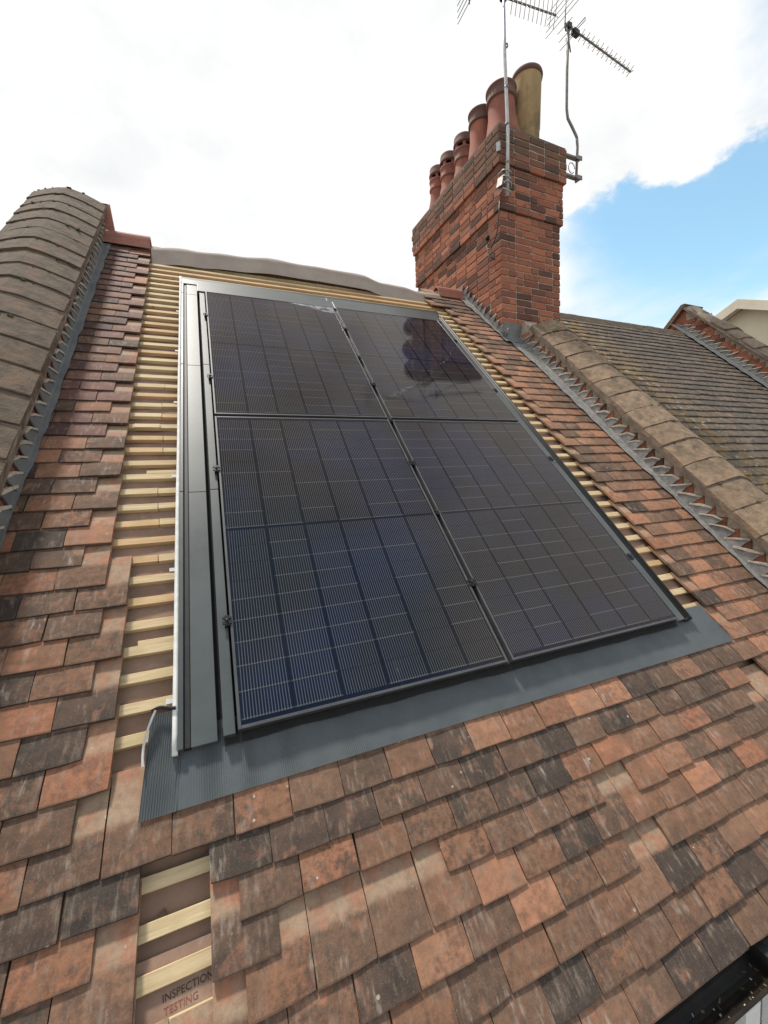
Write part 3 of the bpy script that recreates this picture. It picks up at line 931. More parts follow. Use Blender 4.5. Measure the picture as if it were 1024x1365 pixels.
# ------------------------------------------------------------------ party walls with copings and stepped lead
BR_R = random.Random(3)
def brick_meshes(mat, sx, sy, sz, n=5):
    out_ = []
    for _ in range(n):
        b = MB(); b.chamfer_box(sx, sy, sz, 0.005, 0.0022, r=BR_R)
        out_.append(b.mesh('brick', mat))
    return out_
WALL_BR = brick_meshes(M_WALLBRICK, 0.1025, 0.215, 0.066)

def coping_mesh(poly, L, mat, r):
    b = MB()
    n = len(poly)
    stations = [0.0, 0.012, 0.5, 0.988, 1.0]
    vs = []
    for k, s in enumerate(stations):
        sh = 0.975 if k in (0, 4) else 1.0
        cx = sum(p[0] for p in poly) / n; cy = sum(p[1] for p in poly) / n
        for x, y in poly:
            vs.append((cx + (x - cx) * sh + r.uniform(-.0016, .0016), (s - 0.5) * L + (r.uniform(-.005, .005) if k in (0, 4) else 0), cy + (y - cy) * sh + r.uniform(-.0018, .0018)))
    fs = [tuple(range(n)), tuple(range(5 * n - 1, 4 * n - 1, -1))]
    for k in range(4):
        for i in range(n):
            j = (i + 1) % n
            fs.append((k * n + i, (k + 1) * n + i, (k + 1) * n + j, k * n + j))
    b.add(vs, fs, smooth=False)
    return b.mesh('coping_stone', mat)

def saddle(u_in, u_out, n_low, n_edge, n_crown):
    pts = []
    for k in range(9):
        t = k / 8
        pts.append((u_in + (u_out - u_in) * t, n_edge + (n_crown - n_edge) * (1 - abs(2 * t - 1) ** 1.45)))
    return pts + [(u_out, n_low), (u_in, n_low)]

def parapet(name, label, face_u, side, thick, v0, v1, poly, length, mat, wall_top, lead_line, stones, lead_mat, brick_n=0.07, chimney=False):
    """side=+1: the inner face looks to +u"""
    t = thing(name, label, 'wall', r2w(face_u, v0, -0.2), R45)
    o_u, o_v, o_n = face_u, v0, -0.2
    uo = face_u - side * thick
    b = MB()
    a0, a1 = min(face_u - side * 0.012, uo), max(face_u - side * 0.012, uo)
    b.box(a0 - o_u, a1 - o_u, -0.05, v1 - v0, -0.9, wall_top + 0.2)
    b.build('core', M_MORTAR, t)
    # brick courses, level in the world
    z = r2w(0, v0, 0).z
    zmax = r2w(0, v1, 0).z
    while z < zmax - 0.08:
        y0 = z + 0.075 - (brick_n) / S
        c = Vector((0, y0 + 0.1075, z + 0.0375))
        vv, nn = (c.y + c.z) * S, (c.z - c.y) * S
        put('brick', BR_R.choice(WALL_BR), t, (face_u - side * (0.0505 + BR_R.uniform(0, .004)) - o_u, vv - o_v, nn - o_n), (-math.radians(45) + BR_R.gauss(0, .01), 0, 0))
        z += 0.0755
    # coping stones
    v = v0
    meshes = [coping_mesh(poly, length - 0.011, mat, BR_R) for _ in range(5)]
    while v + length < v1 + 0.02:
        put('coping_stone', BR_R.choice(meshes), t, (-o_u, v + length / 2 - o_v, 0.2 + BR_R.gauss(0, 0.0012)), ((-0.040 if side > 0 else -0.014) + BR_R.gauss(0, 0.010), BR_R.gauss(0, 0.0015), BR_R.gauss(0, 0.001)))
        v += length
    b = MB()
    pm = [(x, y - 0.008) for x, y in poly]
    b.prism([(p - o_u, q + 0.2) for p, q in pm], 0.01, v - v0 - 0.01, 'yxz')
    b.build('bedding_mortar', M_DARKMORTAR, t)
    mv = v0 + length
    mm_ = MB()
    while mv < v1 - 0.1:
        for _ in range(BR_R.randrange(3, 9)):
            tt = BR_R.random() ** 0.8
            k_ = tt * 8
            i_ = min(7, int(k_))
            (xa, na), (xb, nb_) = poly[i_], poly[i_ + 1]
            f_ = k_ - i_
            sz = BR_R.uniform(0.006, 0.017)
            mm_.chamfer_box(sz * BR_R.uniform(1, 2.6), sz * BR_R.uniform(.7, 1.2), sz * 0.7, sz * 0.16, sz * 0.18,
                            M4((xa + (xb - xa) * f_ - o_u, mv + BR_R.gauss(0, .004) - o_v, na + (nb_ - na) * f_ + 0.2), (BR_R.uniform(-.4, .4), BR_R.uniform(-.4, .4), BR_R.uniform(-.6, .6))), r=BR_R)
        mv += length
    tag(mm_.build('moss', M_MOSS, t), kind='stuff')
    # lead: a strip on the tiles and a tooth let into each course
    b = MB()
    ll = lead_line
    nst = 60
    def strip(a, s):
        vv = v0 + s * (v1 - v0 - 0.05)
        ui = lerp(ll, vv) + 0.004 * math.sin(vv * 23) + 0.003 * math.sin(vv * 51)
        uf = face_u + side * 0.004
        k = min(1, a * 1.25)
        up = 0.035 * max(0, (a - 0.8) / 0.2)
        return (ui + (uf - ui) * k - o_u, vv - o_v, 0.2 - 0.037 + 0.004 * math.sin(vv * 29) * (1 - k) + up)
    b.grid(6, nst, strip)
    b.build('lead_strip', lead_mat, t)
    z = r2w(0, v0, 0).z
    while z < zmax - 0.15:
        vs_ = (z + 0.075) / S * 1.0 + 0.02        # where this course's bed meets the roof
        d = 0.108 + BR_R.uniform(-0.014, 0.010)
        e = BR_R.uniform(-0.012, 0.010)
        x0, x1 = side * 0.0035, side * 0.009
        h_ = 0.080 + BR_R.uniform(-0.022, 0.012)
        p = [(vs_, -0.035), (vs_ - d, -0.035), (vs_ - 0.112 + e * 1.6 + BR_R.uniform(-.008, .008), h_ * 0.6), (vs_ - 0.120 + e, h_ + e), (vs_ - 0.098 + e, h_ + e * 0.6 + BR_R.uniform(-.006, .004)), (vs_ - 0.055, 0.034 + BR_R.uniform(-.008, .008)), (vs_ - 0.004, -0.018)]
        b = MB()
        b.prism([(q - o_v, r_ + 0.2) for q, r_ in p], x0, x1 + side * BR_R.uniform(0, .004), 'xyz')
        tooth = b.build('lead_tooth', lead_mat, t)
        b = MB()
        th_ = BR_R.uniform(0.3, 1.25)
        s_ = BR_R.uniform(-0.02, 0.02)
        p2 = [(vs_ + 0.004 + s_, -0.022), (vs_ - 0.060, 0.036 + BR_R.uniform(-.004, .003)), (vs_ - 0.119 + e, h_ + e + 0.002), (vs_ - 0.112 + e, h_ + e + 0.010 * th_ + 0.002), (vs_ - 0.052, 0.042 + 0.006 * th_), (vs_ + 0.010 + s_, -0.022 + 0.010 * th_)]
        b.prism([(q - o_v, r_ + 0.2) for q, r_ in p2], side * -0.004, side * (0.014 + BR_R.uniform(0, .005)), 'xyz')
        b.build('pointing', M_POINTING, tooth)
        z += 0.0755
    return t

# left wall: aged coping; its far slope goes on behind the ridge
pl = saddle(-0.805, -1.36, 0.138, 0.176, 0.262)
left = parapet('parapet_wall', 'parapet wall with grey-brown weathered rounded coping beside the plum-red tiles', -0.850, 1, 0.44, -1.05, 4.87, pl, 0.2235, M_COPING_DARK, 0.13,
               [(-1.1, -0.875), (0.9, -0.836), (1.9, -0.806), (3.3, -0.790), (4.7, -0.778)], None, M_LEAD)
far = put('far_slope', None, left, r2w(0, 0, 0))
far.matrix_parent_inverse = Matrix.Identity(4)
b = MB()
apex = r2w(0, 4.87, 0.13)
def far_pts(z_off):
    return apex.z + z_off
pf = [(apex.y, apex.z - 0.02), (apex.y + 1.9, apex.z - 1.9 - 0.02), (apex.y + 1.9, apex.z - 2.4), (apex.y - 0.1, apex.z - 0.45)]
inv = (Matrix.Translation(r2w(-0.850, -1.05, -0.2)) @ Matrix.Rotation(math.radians(45), 4, 'X')).inverted()
b.prism(pf, -1.29, -0.856, 'xyz', mat=inv)
bpy.data.objects.remove(far)
b.build('far_slope', M_RIDGE, left)
b = MB()
pc = [(apex.y - 0.02, apex.z + 0.02), (apex.y + 1.9, apex.z - 1.9 + 0.06), (apex.y + 1.9, apex.z - 1.9 - 0.03), (apex.y - 0.02, apex.z - 0.05)]
b.prism(pc, -1.34, -0.805, 'xyz', mat=inv)
b.build('far_coping', M_COPING_DARK, left)

q = [on_y(x_, y_, 3.27) for x_, y_ in ((138, 276), (146, 272), (154, 312), (138, 312))]
b = MB()
b.add([tuple(p) for p in q] + [(p.x, p.y + 0.03, p.z) for p in q], [(3, 2, 1, 0), (4, 5, 6, 7), (0, 1, 5, 4), (1, 2, 6, 5), (2, 3, 7, 6), (3, 0, 4, 7)], mat=inv)
b.build('upstand', M_RIDGE, left)

pr = saddle(3.29, 3.86, 0.134, 0.172, 0.262)
right = parapet('parapet_wall', 'parapet wall with buff rounded coping running down from the foot of the chimney', 3.335, -1, 0.42, -1.05, 3.50, pr, 0.2290, M_COPING, 0.125,
                [(-1.1, 3.30), (0.035, 3.285), (0.9, 3.265), (1.6, 3.225), (2.7, 3.195), (3.2, 3.15), (3.6, 3.13)], None, M_LEADPALE, brick_n=0.095)

# ------------------------------------------------------------------ chimney stack
CH = Vector((3.12, 2.48, 1.70))
stack = thing('chimney_stack', 'tall red brick chimney stack with two corbelled bands at the ridge', 'chimney', CH, (0, 0, math.radians(1.5)))
CWX, CDY, CTOP = 0.90, 1.93, 4.63 - 1.70
def proj_at(z):
    return 0.055 if z > 2.56 else (0.026 if z > 2.09 else 0.0)
b = MB()
e = 0.010
for z0, z1 in ((-0.6, 2.10), (2.10, 2.565), (2.565, CTOP)):
    p = proj_at((z0 + z1) / 2)
    b.box(e - p, CWX - e + p, e - p, CDY - e + p, z0, z1)
b.build('mortar_core', M_MORTAR, stack)
CB = {}
for L in (0.215, 0.1025):
    CB[L] = brick_meshes(M_BRICK, L, 0.1025, 0.0665, 6)
bricks = []
zc, ci = 0.0, 0
course = CTOP / 38.0
k = 0
while k < 38:
    z = k * course
    zmid = z + course / 2
    p = proj_at(zmid)
    odd = k % 2 == 1
    x0, x1, y0, y1 = -p, CWX + p, -p, CDY + p
    # faces: (origin, direction, length, normal offset, rotation)
    def run(start, end, first):
        s = start
        L = first
        while s < end - 0.03:
            LL = min(L, end - s)
            yield s + LL / 2, LL
            s += LL + 0.010
            L = 0.215 if BR_R.random() < 0.8 else 0.1025
    dpt = 0.0525
    for c, L in run(y0 + (0.1125 if odd else 0), y1 - (0 if odd else 0.1125), 0.1025 if odd else 0.215):
        bricks.append(('L', (x0 + dpt, c, zmid), math.pi / 2, L))
    for c, L in run(x0 + (0 if odd else 0.1125), x1 - (0.1125 if odd else 0), 0.215 if odd else 0.1025):
        bricks.append(('F', (c, y0 + dpt, zmid), 0.0, L))
    for c, L in run(y0 + (0 if odd else 0.1125), y1 - (0.1125 if odd else 0), 0.1025):
        bricks.append(('R', (x1 - dpt, c, zmid), math.pi / 2, L))
    for c, L in run(x0 + (0.1125 if odd else 0), x1 - (0 if odd else 0.1125), 0.215):
        bricks.append(('B', (c, y1 - dpt, zmid), 0.0, L))
    k += 1
CM = M4(CH, (0, 0, math.radians(1.5)))
ranked = []
for f, c, rz, L in bricks:
    wpt = CM @ Vector(c)
    rz_roof = min(wpt.y - 0.06, 6.5 - wpt.y) - 0.06
    if f in 'LF' and wpt.z + 0.05 < rz_roof:
        continue
    x, y = pixel(wpt)
    dd = (wpt - CAM).length
    face_cos = abs((wpt - CAM).normalized().x if f in 'LR' else (wpt - CAM).normalized().y)
    area = L * face_cos / dd ** 2
    ranked.append((0 if f in 'LF' else 1, -area, f, c, rz, L))
ranked.sort(key=lambda a: a[:2])
restb = MB()
for i, (hid, _, f, c, rz, L) in enumerate(ranked):
    base_L = 0.215 if L > 0.15 else 0.1025
    out_j = BR_R.gauss(0, 0.0016)
    loc = (c[0] + (out_j if f in 'LR' else 0), c[1] + (out_j if f in 'FB' else 0), c[2] + BR_R.gauss(0, 0.001))
    rot = (BR_R.gauss(0, .006), BR_R.gauss(0, .006), rz + BR_R.gauss(0, .006))
    if not hid and i < 300:
        put('brick', BR_R.choice(CB[base_L]), stack, loc, rot, (L / base_L, 1, 1))
    else:
        restb.chamfer_box(L, 0.1025, 0.0665, 0.005, 0.0015, M4(loc, rot), at=BR_R.random(), r=BR_R)
tag(restb.build('brick', M_BRICK, stack), kind='stuff')
# mortar flaunching on top
b = MB()
p = 0.045
b.add([(-p, -p, CTOP), (CWX + p, -p, CTOP), (CWX + p, CDY + p, CTOP), (-p, CDY + p, CTOP), (-p, -p, CTOP + 0.02), (CWX + p, -p, CTOP + 0.02), (CWX + p, CDY + p, CTOP + 0.02), (-p, CDY + p, CTOP + 0.02),
       (0.12, 0.12, CTOP + 0.10), (CWX - 0.12, 0.12, CTOP + 0.10), (CWX - 0.12, CDY - 0.12, CTOP + 0.10), (0.12, CDY - 0.12, CTOP + 0.10)],
      [(0, 1, 5, 4), (1, 2, 6, 5), (2, 3, 7, 6), (3, 0, 4, 7), (4, 5, 9, 8), (5, 6, 10, 9), (6, 7, 11, 10), (7, 4, 8, 11), (8, 9, 10, 11)])
b.build('flaunching', M_DARKMORTAR, stack)
# stepped lead on the roof side of the stack, and the apron across its front
chl = thing('chimney_flashing', 'pale crumpled stepped lead along the foot of the chimney stack', 'flashing', r2w(3.1, 3.4, -0.03), R45)
cu_, cv_, cn_ = 3.1, 3.4, -0.03
def face_u(v):
    return 3.12 - 0.026 * (v * S - 2.48 + 0.03)
b = MB()
cl_line = [(3.38, 3.085), (3.9, 3.045), (4.3, 2.99), (4.62, 2.95)]
b.grid(5, 40, lambda a, s: ((lambda vv: (lerp(cl_line, vv) + (face_u(vv) - 0.004 - lerp(cl_line, vv)) * min(1, a * 1.25) - cu_ + 0.004 * math.sin(vv * 40) * (1 - a), vv - cv_, 0.004 * math.sin(vv * 31 + a * 3) - 0.006 + 0.05 * max(0, a - 0.8) / 0.2))(3.36 + s * 1.26)))
b.build('lead_strip', M_LEADPALE, chl)
v = 3.50
while v < 4.75:
    hgt = 0.105 + BR_R.uniform(-0.015, 0.02)
    fu = face_u(v) - cu_
    tilt = BR_R.uniform(0.004, 0.030)
    vs_ = [(fu - 0.004, v - cv_, 0.0), (fu - 0.004, v - 0.110 - cv_, 0.0), (fu - 0.006 - tilt, v - 0.120 - cv_, hgt), (fu - 0.005, v - 0.085 - cv_, hgt * 0.98), (fu - 0.012, v - 0.06 - cv_, hgt * 0.45)]
    b = MB()
    b.add(vs_ + [(x - 0.003, y, z) for x, y, z in vs_], [(0, 4, 1), (4, 3, 2), (4, 2, 1), (5, 6, 9), (9, 7, 8), (9, 6, 7), (0, 1, 6, 5), (1, 2, 7, 6), (2, 3, 8, 7), (3, 4, 9, 8), (4, 0, 5, 9)])
    b.build('lead_tooth', M_LEADPALE, chl)
    v += 0.107
b = MB()
b.grid(14, 6, lambda a, s: (3.07 + a * 0.36 - cu_, (3.30 + s * 0.20) - cv_ + 0.006 * math.sin(a * 9), (0.0 + 0.003 * math.sin(a * 20) if s < 0.6 else (s - 0.6) * 0.30)))
b.build('lead_apron', M_LEAD, chl)

# ------------------------------------------------------------------ chimney pots
def red_pot(x, y, h, r, label, hood=False, grp=None):
    t = thing('chimney_pot', label, 'chimney pot', (x, y, 4.69), (BR_R.gauss(0, .01), BR_R.gauss(0, .01), BR_R.uniform(0, 3)), grp)
    b = MB()
    b.lathe([(r * 1.42, 0), (r * 1.40, 0.05), (r * 1.12, 0.22), (r * 0.96, h * 0.55), (r * 0.93, h - 0.15), (r * 0.93, h - 0.13), (r * 0.72, h - 0.13), (r * 0.74, 0.05)])
    b.build('shaft', M_POT, t)
    b = MB()
    b.lathe([(r * 0.932, h - 0.152), (r * 1.06, h - 0.145), (r * 1.06, h - 0.125), (r * 0.99, h - 0.118), (r * 1.0, h - 0.03), (r * 1.07, h - 0.022), (r * 1.07, h - 0.004), (r * 1.0, h), (r * 0.80, h), (r * 0.76, h - 0.13)])
    b.build('rim', M_POTRIM if not hood else M_POT, t)
    if hood:
        for k_ in range(6):
            a = k_ * math.pi / 3 + 0.3
            b = MB()
            b.box(r * 0.80, r * 0.97, -r * 0.16, r * 0.16, h - 0.002, h + 0.062, Matrix.Rotation(a, 4, 'Z'))
            b.build('post', M_POT, t)
        b = MB()
        b.lathe([(r * 0.78, h + 0.055), (r * 1.08, h + 0.052), (r * 1.10, h + 0.075), (r * 1.02, h + 0.088), (r * 1.02, h + 0.145), (r * 0.98, h + 0.165), (r * 0.45, h + 0.195), (r * 0.05, h + 0.20)])
        b.build('hood', M_POTRIM, t)
    return t
red_pot(3.43, 2.80, 0.69, 0.168, 'stout red chimney pot with sooty rim beside the tall buff pot')
red_pot(3.40, 3.17, 0.70, 0.150, 'open red chimney pot between the stout red pot and the hooded pots')
HG = 'red hooded chimney pots'
red_pot(3.38, 3.53, 0.52, 0.130, 'red hooded chimney pot next to the open red pots', True, HG)
red_pot(3.36, 3.89, 0.54, 0.124, 'red hooded chimney pot standing between two other hooded pots', True, HG)
red_pot(3.35, 4.22, 0.58, 0.118, 'red hooded chimney pot at the far end of the stack, beyond the other pots', True, HG)
t = thing('chimney_pot', 'tall buff yellow cylindrical chimney pot at the front of the stack', 'chimney pot', (3.74, 2.78, 4.62), (0.02, 0.03, 0))
b = MB()
b.lathe([(0.160, 0), (0.160, 0.35), (0.166, 0.36), (0.168, 0.95), (0.166, 0.965), (0.145, 0.965), (0.140, 0.05)])
b.build('shaft', M_BUFF, t)
b = MB()
b.lathe([(0.168, 0.925), (0.180, 0.932), (0.183, 0.962), (0.176, 0.984), (0.148, 0.985), (0.142, 0.93)])
b.build('rim', M_POTRIM, t)
b = MB(); b.lathe([(0.1605, 0.0), (0.174, 0.002), (0.174, 0.045), (0.1605, 0.05)])
b.build('base_ring', M_BUFF, t)

# ------------------------------------------------------------------ television aerials
def rod(name, a, c, r, mat, parent, org, seg=6):
    b = MB(); b.tube([Vector(a) - org, Vector(c) - org], r, seg)
    return b.build(name, mat, parent)
o1 = Vector((3.135, 2.385, 3.86))
a1 = thing('television_aerial', 'television aerial on a bright straight mast strapped to the corner of the chimney', 'aerial', o1)
b = MB(); b.tube([Vector((3.130, 2.372, 3.86)) - o1, Vector((3.147, 2.372, 4.55)) - o1, Vector((3.125, 2.375, 5.30)) - o1, Vector((3.120, 2.375, 5.98)) - o1], [0.019, 0.019, 0.017, 0.015], 10)
b.build('mast', M_STEEL, a1)
for z in (4.21, 4.60, 4.97, 5.38):
    b = MB(); b.lathe([(0.0205, -0.012), (0.024, -0.010), (0.024, 0.010), (0.0205, 0.012)], 10)
    b.build('band', M_DULLSTEEL, a1, Vector((3.140, 2.373, z)) - o1)
# bracket: V plate, U-bolts and lashing
b = MB()
b.box(-0.022, 0.022, -0.03, -0.018, -0.07, 0.07)
b.box(-0.055, -0.03, -0.03, 0.06, -0.06, -0.045); b.box(-0.055, -0.03, -0.03, 0.06, 0.045, 0.06)
b.box(-0.070, -0.058, -0.01, 0.06, -0.08, 0.04)
b.build('bracket', M_DULLSTEEL, a1, Vector((3.135, 2.405, 4.02)) - o1, (0, 0.3, 0.3))
for dz, rt in ((0.03, 0.2), (-0.04, -0.3), (0.09, 0.1), (-0.09, 0.5)):
    b = MB(); b.tube([(-0.06, 0.06, 0.0), (-0.055, -0.02, 0.01), (-0.02, -0.055, 0.0), (0.02, -0.055, 0.0), (0.05, -0.02, -0.01), (0.055, 0.05, 0)], 0.006, 6)
    b.build('u_bolt', M_STEEL, a1, Vector((3.135, 2.395, 4.02 + dz)) - o1, (rt, 0.2, 0))
b = MB()
b.tube([(3.105, 2.40, 3.98), (3.07, 2.40, 3.93), (3.045, 2.42, 3.88)], 0.007, 6)
b.v = [p - o1 for p in b.v]
b.build('loose_wire', M_STEEL, a1)
b = MB(); b.box(-0.02, 0.02, -0.012, 0.03, -0.045, 0.045)
b.build('lashing_plate', M_STEEL, a1, Vector((3.075, 2.425, 4.39)) - o1, (0, 0, 0.7))
def on_x(px, py, x):
    d = ray(px, py)
    return CAM + d * ((x - CAM.x) / d.x)
b = MB(); b.tube([on_x(x_, y_, 3.078) - o1 for x_, y_ in ((666, 268), (665, 290), (663.5, 306), (659, 322), (655, 330), (650, 333), (648, 327), (652, 342), (660, 346))], 0.006, 5)
b.build('loose_wire', M_CLAMP, a1)
q = on_x(650, 317, 3.11) - CH
b = MB(); b.tube([(q.x - 0.012, q.y, q.z), (q.x + 0.03, q.y, q.z)], 0.028, 10)
b.build('flue_hole', M_VOID, stack)
B1 = 5.86
rod('boom', (2.55, 2.44, B1), (3.80, 2.33, B1 + 0.01), 0.010, M_DULLSTEEL, a1, o1)
for k_ in range(11):
    x = 3.24 + k_ * 0.055
    y = 2.44 - (x - 2.55) * 0.088
    for sg in (-1, 1):
        rod('director', (x, y, B1 + 0.01), (x + 0.03 * sg, y + 0.055 * sg, B1 + 0.01 + 0.085), 0.0035, M_DULLSTEEL, a1, o1, 5)
        rod('director', (x, y, B1 + 0.01), (x + 0.02 * sg, y + 0.055 * sg, B1 - 0.075), 0.0035, M_DULLSTEEL, a1, o1, 5)
for k_ in range(6):
    z = B1 - 0.16 + k_ * 0.06
    rod('reflector_rod', (2.72, 2.22, z), (2.72, 2.64, z), 0.004, M_DULLSTEEL, a1, o1, 5)
rod('reflector_post', (2.72, 2.42, B1 - 0.18), (2.72, 2.42, B1 + 0.18), 0.007, M_DULLSTEEL, a1, o1)
b = MB(); b.chamfer_box(0.07, 0.05, 0.06, 0.006)
b.build('junction_box', M_CLAMP, a1, Vector((3.13, 2.39, B1)) - o1)

o2 = Vector((4.10, 2.55, 4.40))
a2 = thing('television_aerial', 'television aerial on a cranked mast bracketed off the outer side of the chimney', 'aerial', o2)
Y2 = 2.53
pth = [on_y(768, 243, Y2), on_y(770, 196, Y2), on_y(769, 183, Y2), on_y(763, 170, Y2), on_y(757, 158, Y2), on_y(755.5, 145, Y2), on_y(756, 95, Y2), on_y(758, 32, Y2)]
b = MB(); b.tube([p - o2 for p in pth], 0.0155, 10)
b.build('mast', M_DULLSTEEL, a2)
for yy, z_ in ((212, 0), (238, 0)):
    q = on_y(768, yy, Y2)
    b = MB(); b.box(3.99 - q.x, 0.06, -0.025, 0.025, -0.010, 0.010); b.box(-0.03, 0.065, -0.035, -0.02, -0.022, 0.022)
    b.build('bracket', M_DULLSTEEL, a2, q - o2)
q = on_y(762, 224, Y2)
b = MB(); b.tube([(0.05 * math.cos(a * .5), 0, 0.06 * math.sin(a * .5)) for a in range(0, 12)], 0.005, 6)
b.build('cable_loop', M_DULLSTEEL, a2, q - o2)
Z2 = on_y(758, 34, Y2).z - 0.02
s0 = on_z(753, 31, Z2); s1 = on_z(841, 96, Z2)
rod('boom', s0, s1, 0.011, M_DULLSTEEL, a2, o2)
dirv = (s1 - s0); LN = dirv.length; dirv.normalize()
sidev = Vector((0, 0, 1)).cross(dirv).normalized()
for k_ in range(12):
    c = s0 + dirv * (0.30 + k_ * (LN - 0.32) / 11)
    for sg in (-1, 1):
        rod('director', c, c + sidev * 0.050 * sg + Vector((0, 0, 0.030)), 0.0045, M_DULLSTEEL, a2, o2, 5)
        rod('director', c, c + sidev * 0.045 * sg - Vector((0, 0, 0.030)), 0.0045, M_DULLSTEEL, a2, o2, 5)
for k_ in range(9):                                     # corner reflector: upper and lower leaf of rods
    f = k_ / 8
    up = s0 - dirv * 0.02 + dirv * 0.10 * f * 0 + Vector((0, 0, 0.03 + 0.30 * f)) - dirv * 0.02 + dirv * 0.22 * f * 0.2
    if k_ % 2 == 0:
        rod('reflector_rod', up - sidev * 0.24, up + sidev * 0.24, 0.004, M_DULLSTEEL, a2, o2, 5)
    dn = s0 + Vector((0, 0, -0.03 - 0.22 * f)) + dirv * 0.05 * f
    if k_ % 3 == 0:
        rod('reflector_rod', dn - sidev * 0.10, dn + sidev * 0.10, 0.004, M_DULLSTEEL, a2, o2, 5)
rod('reflector_post', s0 + Vector((0, 0, -0.05)), s0 + Vector((0, 0, 0.34)) + dirv * 0.03, 0.007, M_DULLSTEEL, a2, o2)
rod('reflector_post', s0 + dirv * 0.03, s0 + dirv * 0.10 + Vector((0, 0, -0.27)), 0.008, M_DULLSTEEL, a2, o2)
dp = s0 + dirv * 0.19
b = MB()
b.tube([dp + sidev * 0.13 - o2, dp + sidev * 0.13 + Vector((0, 0, 0.03)) - o2, dp - sidev * 0.13 + Vector((0, 0, 0.03)) - o2, dp - sidev * 0.13 - o2, dp + sidev * 0.12 - o2], 0.005, 6)
b.build('dipole', M_DULLSTEEL, a2)
b = MB(); b.chamfer_box(0.10, 0.06, 0.06, 0.008)
b.build('junction_box', M_CLAMP, a2, dp - Vector((0, 0, 0.02)) - o2, (0, 0, math.atan2(dirv.y, dirv.x)))
b = MB(); b.chamfer_box(0.07, 0.06, 0.07, 0.008)
b.build('mast_clamp', M_CLAMP, a2, pth[-1] - o2 + Vector((0, 0, -0.03)))

# ------------------------------------------------------------------ next house: its roof, far party wall
nh = thing('terraced_house', 'neighbouring house with dark grey-brown mossy tiled roof beyond the buff coping', 'house', (5.6, 0.5, -5.4))
N0 = Vector((5.6, 0.5, -5.4))
b = MB()
b.add([(3.70, -1.05, -0.11), (7.52, -1.05, -0.11), (7.52, 4.53, -0.11), (3.70, 4.53, -0.11), (3.70, 4.4, -5.2), (7.52, 4.4, -5.2)], [(0, 1, 2, 3), (3, 2, 5, 4)])
nroof = b.build('roof', M_UNDERLAY, nh, -N0, R45)
b = MB(); b.box(3.82, 7.5, -0.55, 7.0, -5.4, -1.0)
b.build('wall', M_WALLBRICK, nh, -N0)
NW, NL, NG = 0.172, 0.27, 0.116
NSH = [tile_shape(BR_R, NW - 0.004, NL, 0.019) for _ in range(8)]
NME = [shape_mesh(s, 'tile', M_TILE['slate']) for s in NSH]
nsp = []
v, k = -1.0, 0
while v < 4.40:
    u = 3.72 + (NW / 2 if k % 2 else 0)
    while u < 7.50:
        x, y = pixel(r2w(u, v, -0.04))
        loc = (u + BR_R.gauss(0, .001), v + BR_R.gauss(0, .004), -0.070 + abs(BR_R.gauss(0, .0015)))
        rot = (-math.atan(0.019 / NG) + abs(BR_R.gauss(0, .008)), BR_R.gauss(0, .008), BR_R.gauss(0, .006))
        nsp.append((0 if (700 < x < 1050 and 380 < y < 720) else 1, (r2w(u, v, 0) - CAM).length, BR_R.randrange(8), loc, rot))
        u += NW
    v += NG; k += 1
nsp.sort(key=lambda a: a[:2])
nb = MB()
for i, (hid, _, sh, loc, rot) in enumerate(nsp):
    if i < 300 and not hid:
        put('tile', NME[sh], nroof, loc, rot)
    else:
        nb.add(NSH[sh][0], NSH[sh][1], M4(loc, rot), NSH[sh][2], at=BR_R.random())
tag(nb.build('tile', M_TILE['slate'], nroof), kind='stuff')
b = MB()
c = r2w(0, 4.50, -0.07)
b.prism([(0.15, -0.13), (0.08, -0.03), (0.0, 0.012), (-0.08, -0.03), (-0.15, -0.13)], 3.78, 7.50, 'xyz')
b.build('ridge_cap', M_COPING_DARK, nh, Vector((0, c.y, c.z)) - N0)

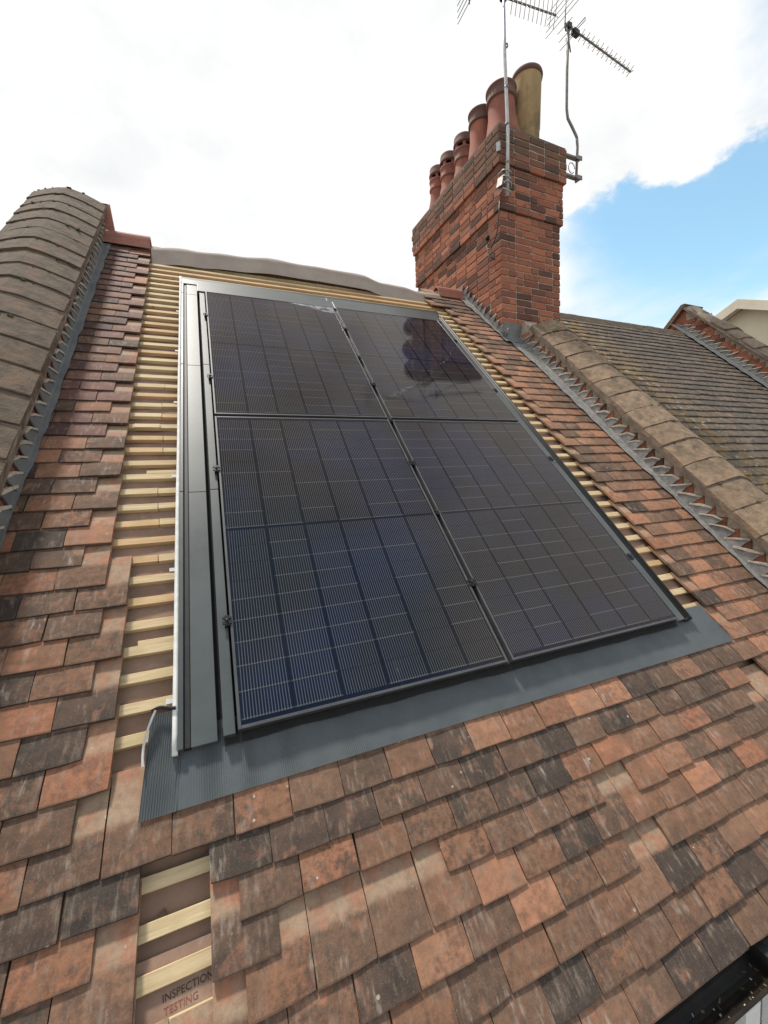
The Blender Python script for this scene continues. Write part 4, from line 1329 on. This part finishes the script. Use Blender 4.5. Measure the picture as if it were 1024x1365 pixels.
pf_ = saddle(7.47, 7.97, 0.215, 0.245, 0.30)
fw_ = parapet('parapet_wall', 'distant gable parapet between the mossy roof and the cream house', 7.53, -1, 0.40, 0.2, 4.76, pf_, 0.285, M_COPING_DARK, 0.21,
              [(0.0, 7.36), (5.0, 7.36)], None, M_LEAD, brick_n=0.17)
inv2 = (Matrix.Translation(r2w(7.53, 0.2, -0.2)) @ Matrix.Rotation(math.radians(45), 4, 'X')).inverted()
ap2 = r2w(0, 4.76, 0.21)
b = MB()
b.prism([(ap2.y, ap2.z), (ap2.y + 1.6, ap2.z - 1.6), (ap2.y + 1.6, ap2.z - 2.2), (ap2.y - 0.1, ap2.z - 0.8)], 7.54, 7.93, 'xyz', mat=inv2)
b.build('far_slope', M_WALLBRICK, fw_)
b = MB()
b.prism([(ap2.y - 0.03, ap2.z + 0.07), (ap2.y + 0.03, ap2.z + 0.07), (ap2.y + 1.6, ap2.z - 1.5), (ap2.y + 1.6, ap2.z - 1.6), (ap2.y, ap2.z + 0.005)], 7.47, 7.97, 'xyz', mat=inv2)
b.build('far_coping', M_COPING_DARK, fw_)
for k_ in range(4):                                     # level brick courses on the gable end above the ridge
    for j in range(5 - k_):
        put('brick', BR_R.choice(WALL_BR), fw_, inv2 @ Vector((7.53 + 0.05, ap2.y - 0.30 + 0.11 * k_ + j * 0.225 - 0.1, ap2.z - 0.46 + k_ * 0.0755)), (-math.radians(45), 0, 0))

# cream rendered house beyond
cr = thing('rendered_house', 'cream rendered gable end of a house beyond the distant parapet', 'house', (12.5, 4.0, -5.4))
C0 = Vector((12.5, 4.0, -5.4))
AXX, AY, AZ = 10.5, 3.86, 4.12
b = MB()
b.prism([(AY, AZ), (AY + 4.2, AZ - 1.9), (AY + 4.2, -5.4), (AY - 4.2, -5.4), (AY - 4.2, AZ - 1.9)], AXX, AXX + 4.5, 'xyz')
b.build('wall', M_RENDER, cr, -C0)
b = MB()
for sg in (-1, 1):
    b.prism([(AY, AZ + 0.02), (AY, AZ + 0.15), (AY + sg * 4.4, AZ + 0.15 - 1.99), (AY + sg * 4.4, AZ + 0.02 - 1.99)], AXX - 0.22, AXX + 4.6, 'xyz')
b.build('roof', M_TRIM, cr, -C0)
b = MB()
for sg in (-1, 1):
    b.prism([(AY, AZ - 0.03), (AY, AZ + 0.16), (AY + sg * 4.4, AZ + 0.16 - 1.99), (AY + sg * 4.4, AZ - 0.03 - 1.99)], AXX - 0.25, AXX - 0.221, 'xyz')
b.build('verge_board', M_TRIM, cr, -C0)
b = MB(); b.box(AXX - 0.02, AXX + 0.01, 3.02, 3.20, 3.18, 3.30)
b.build('vent', M_TRIM, cr, -C0)
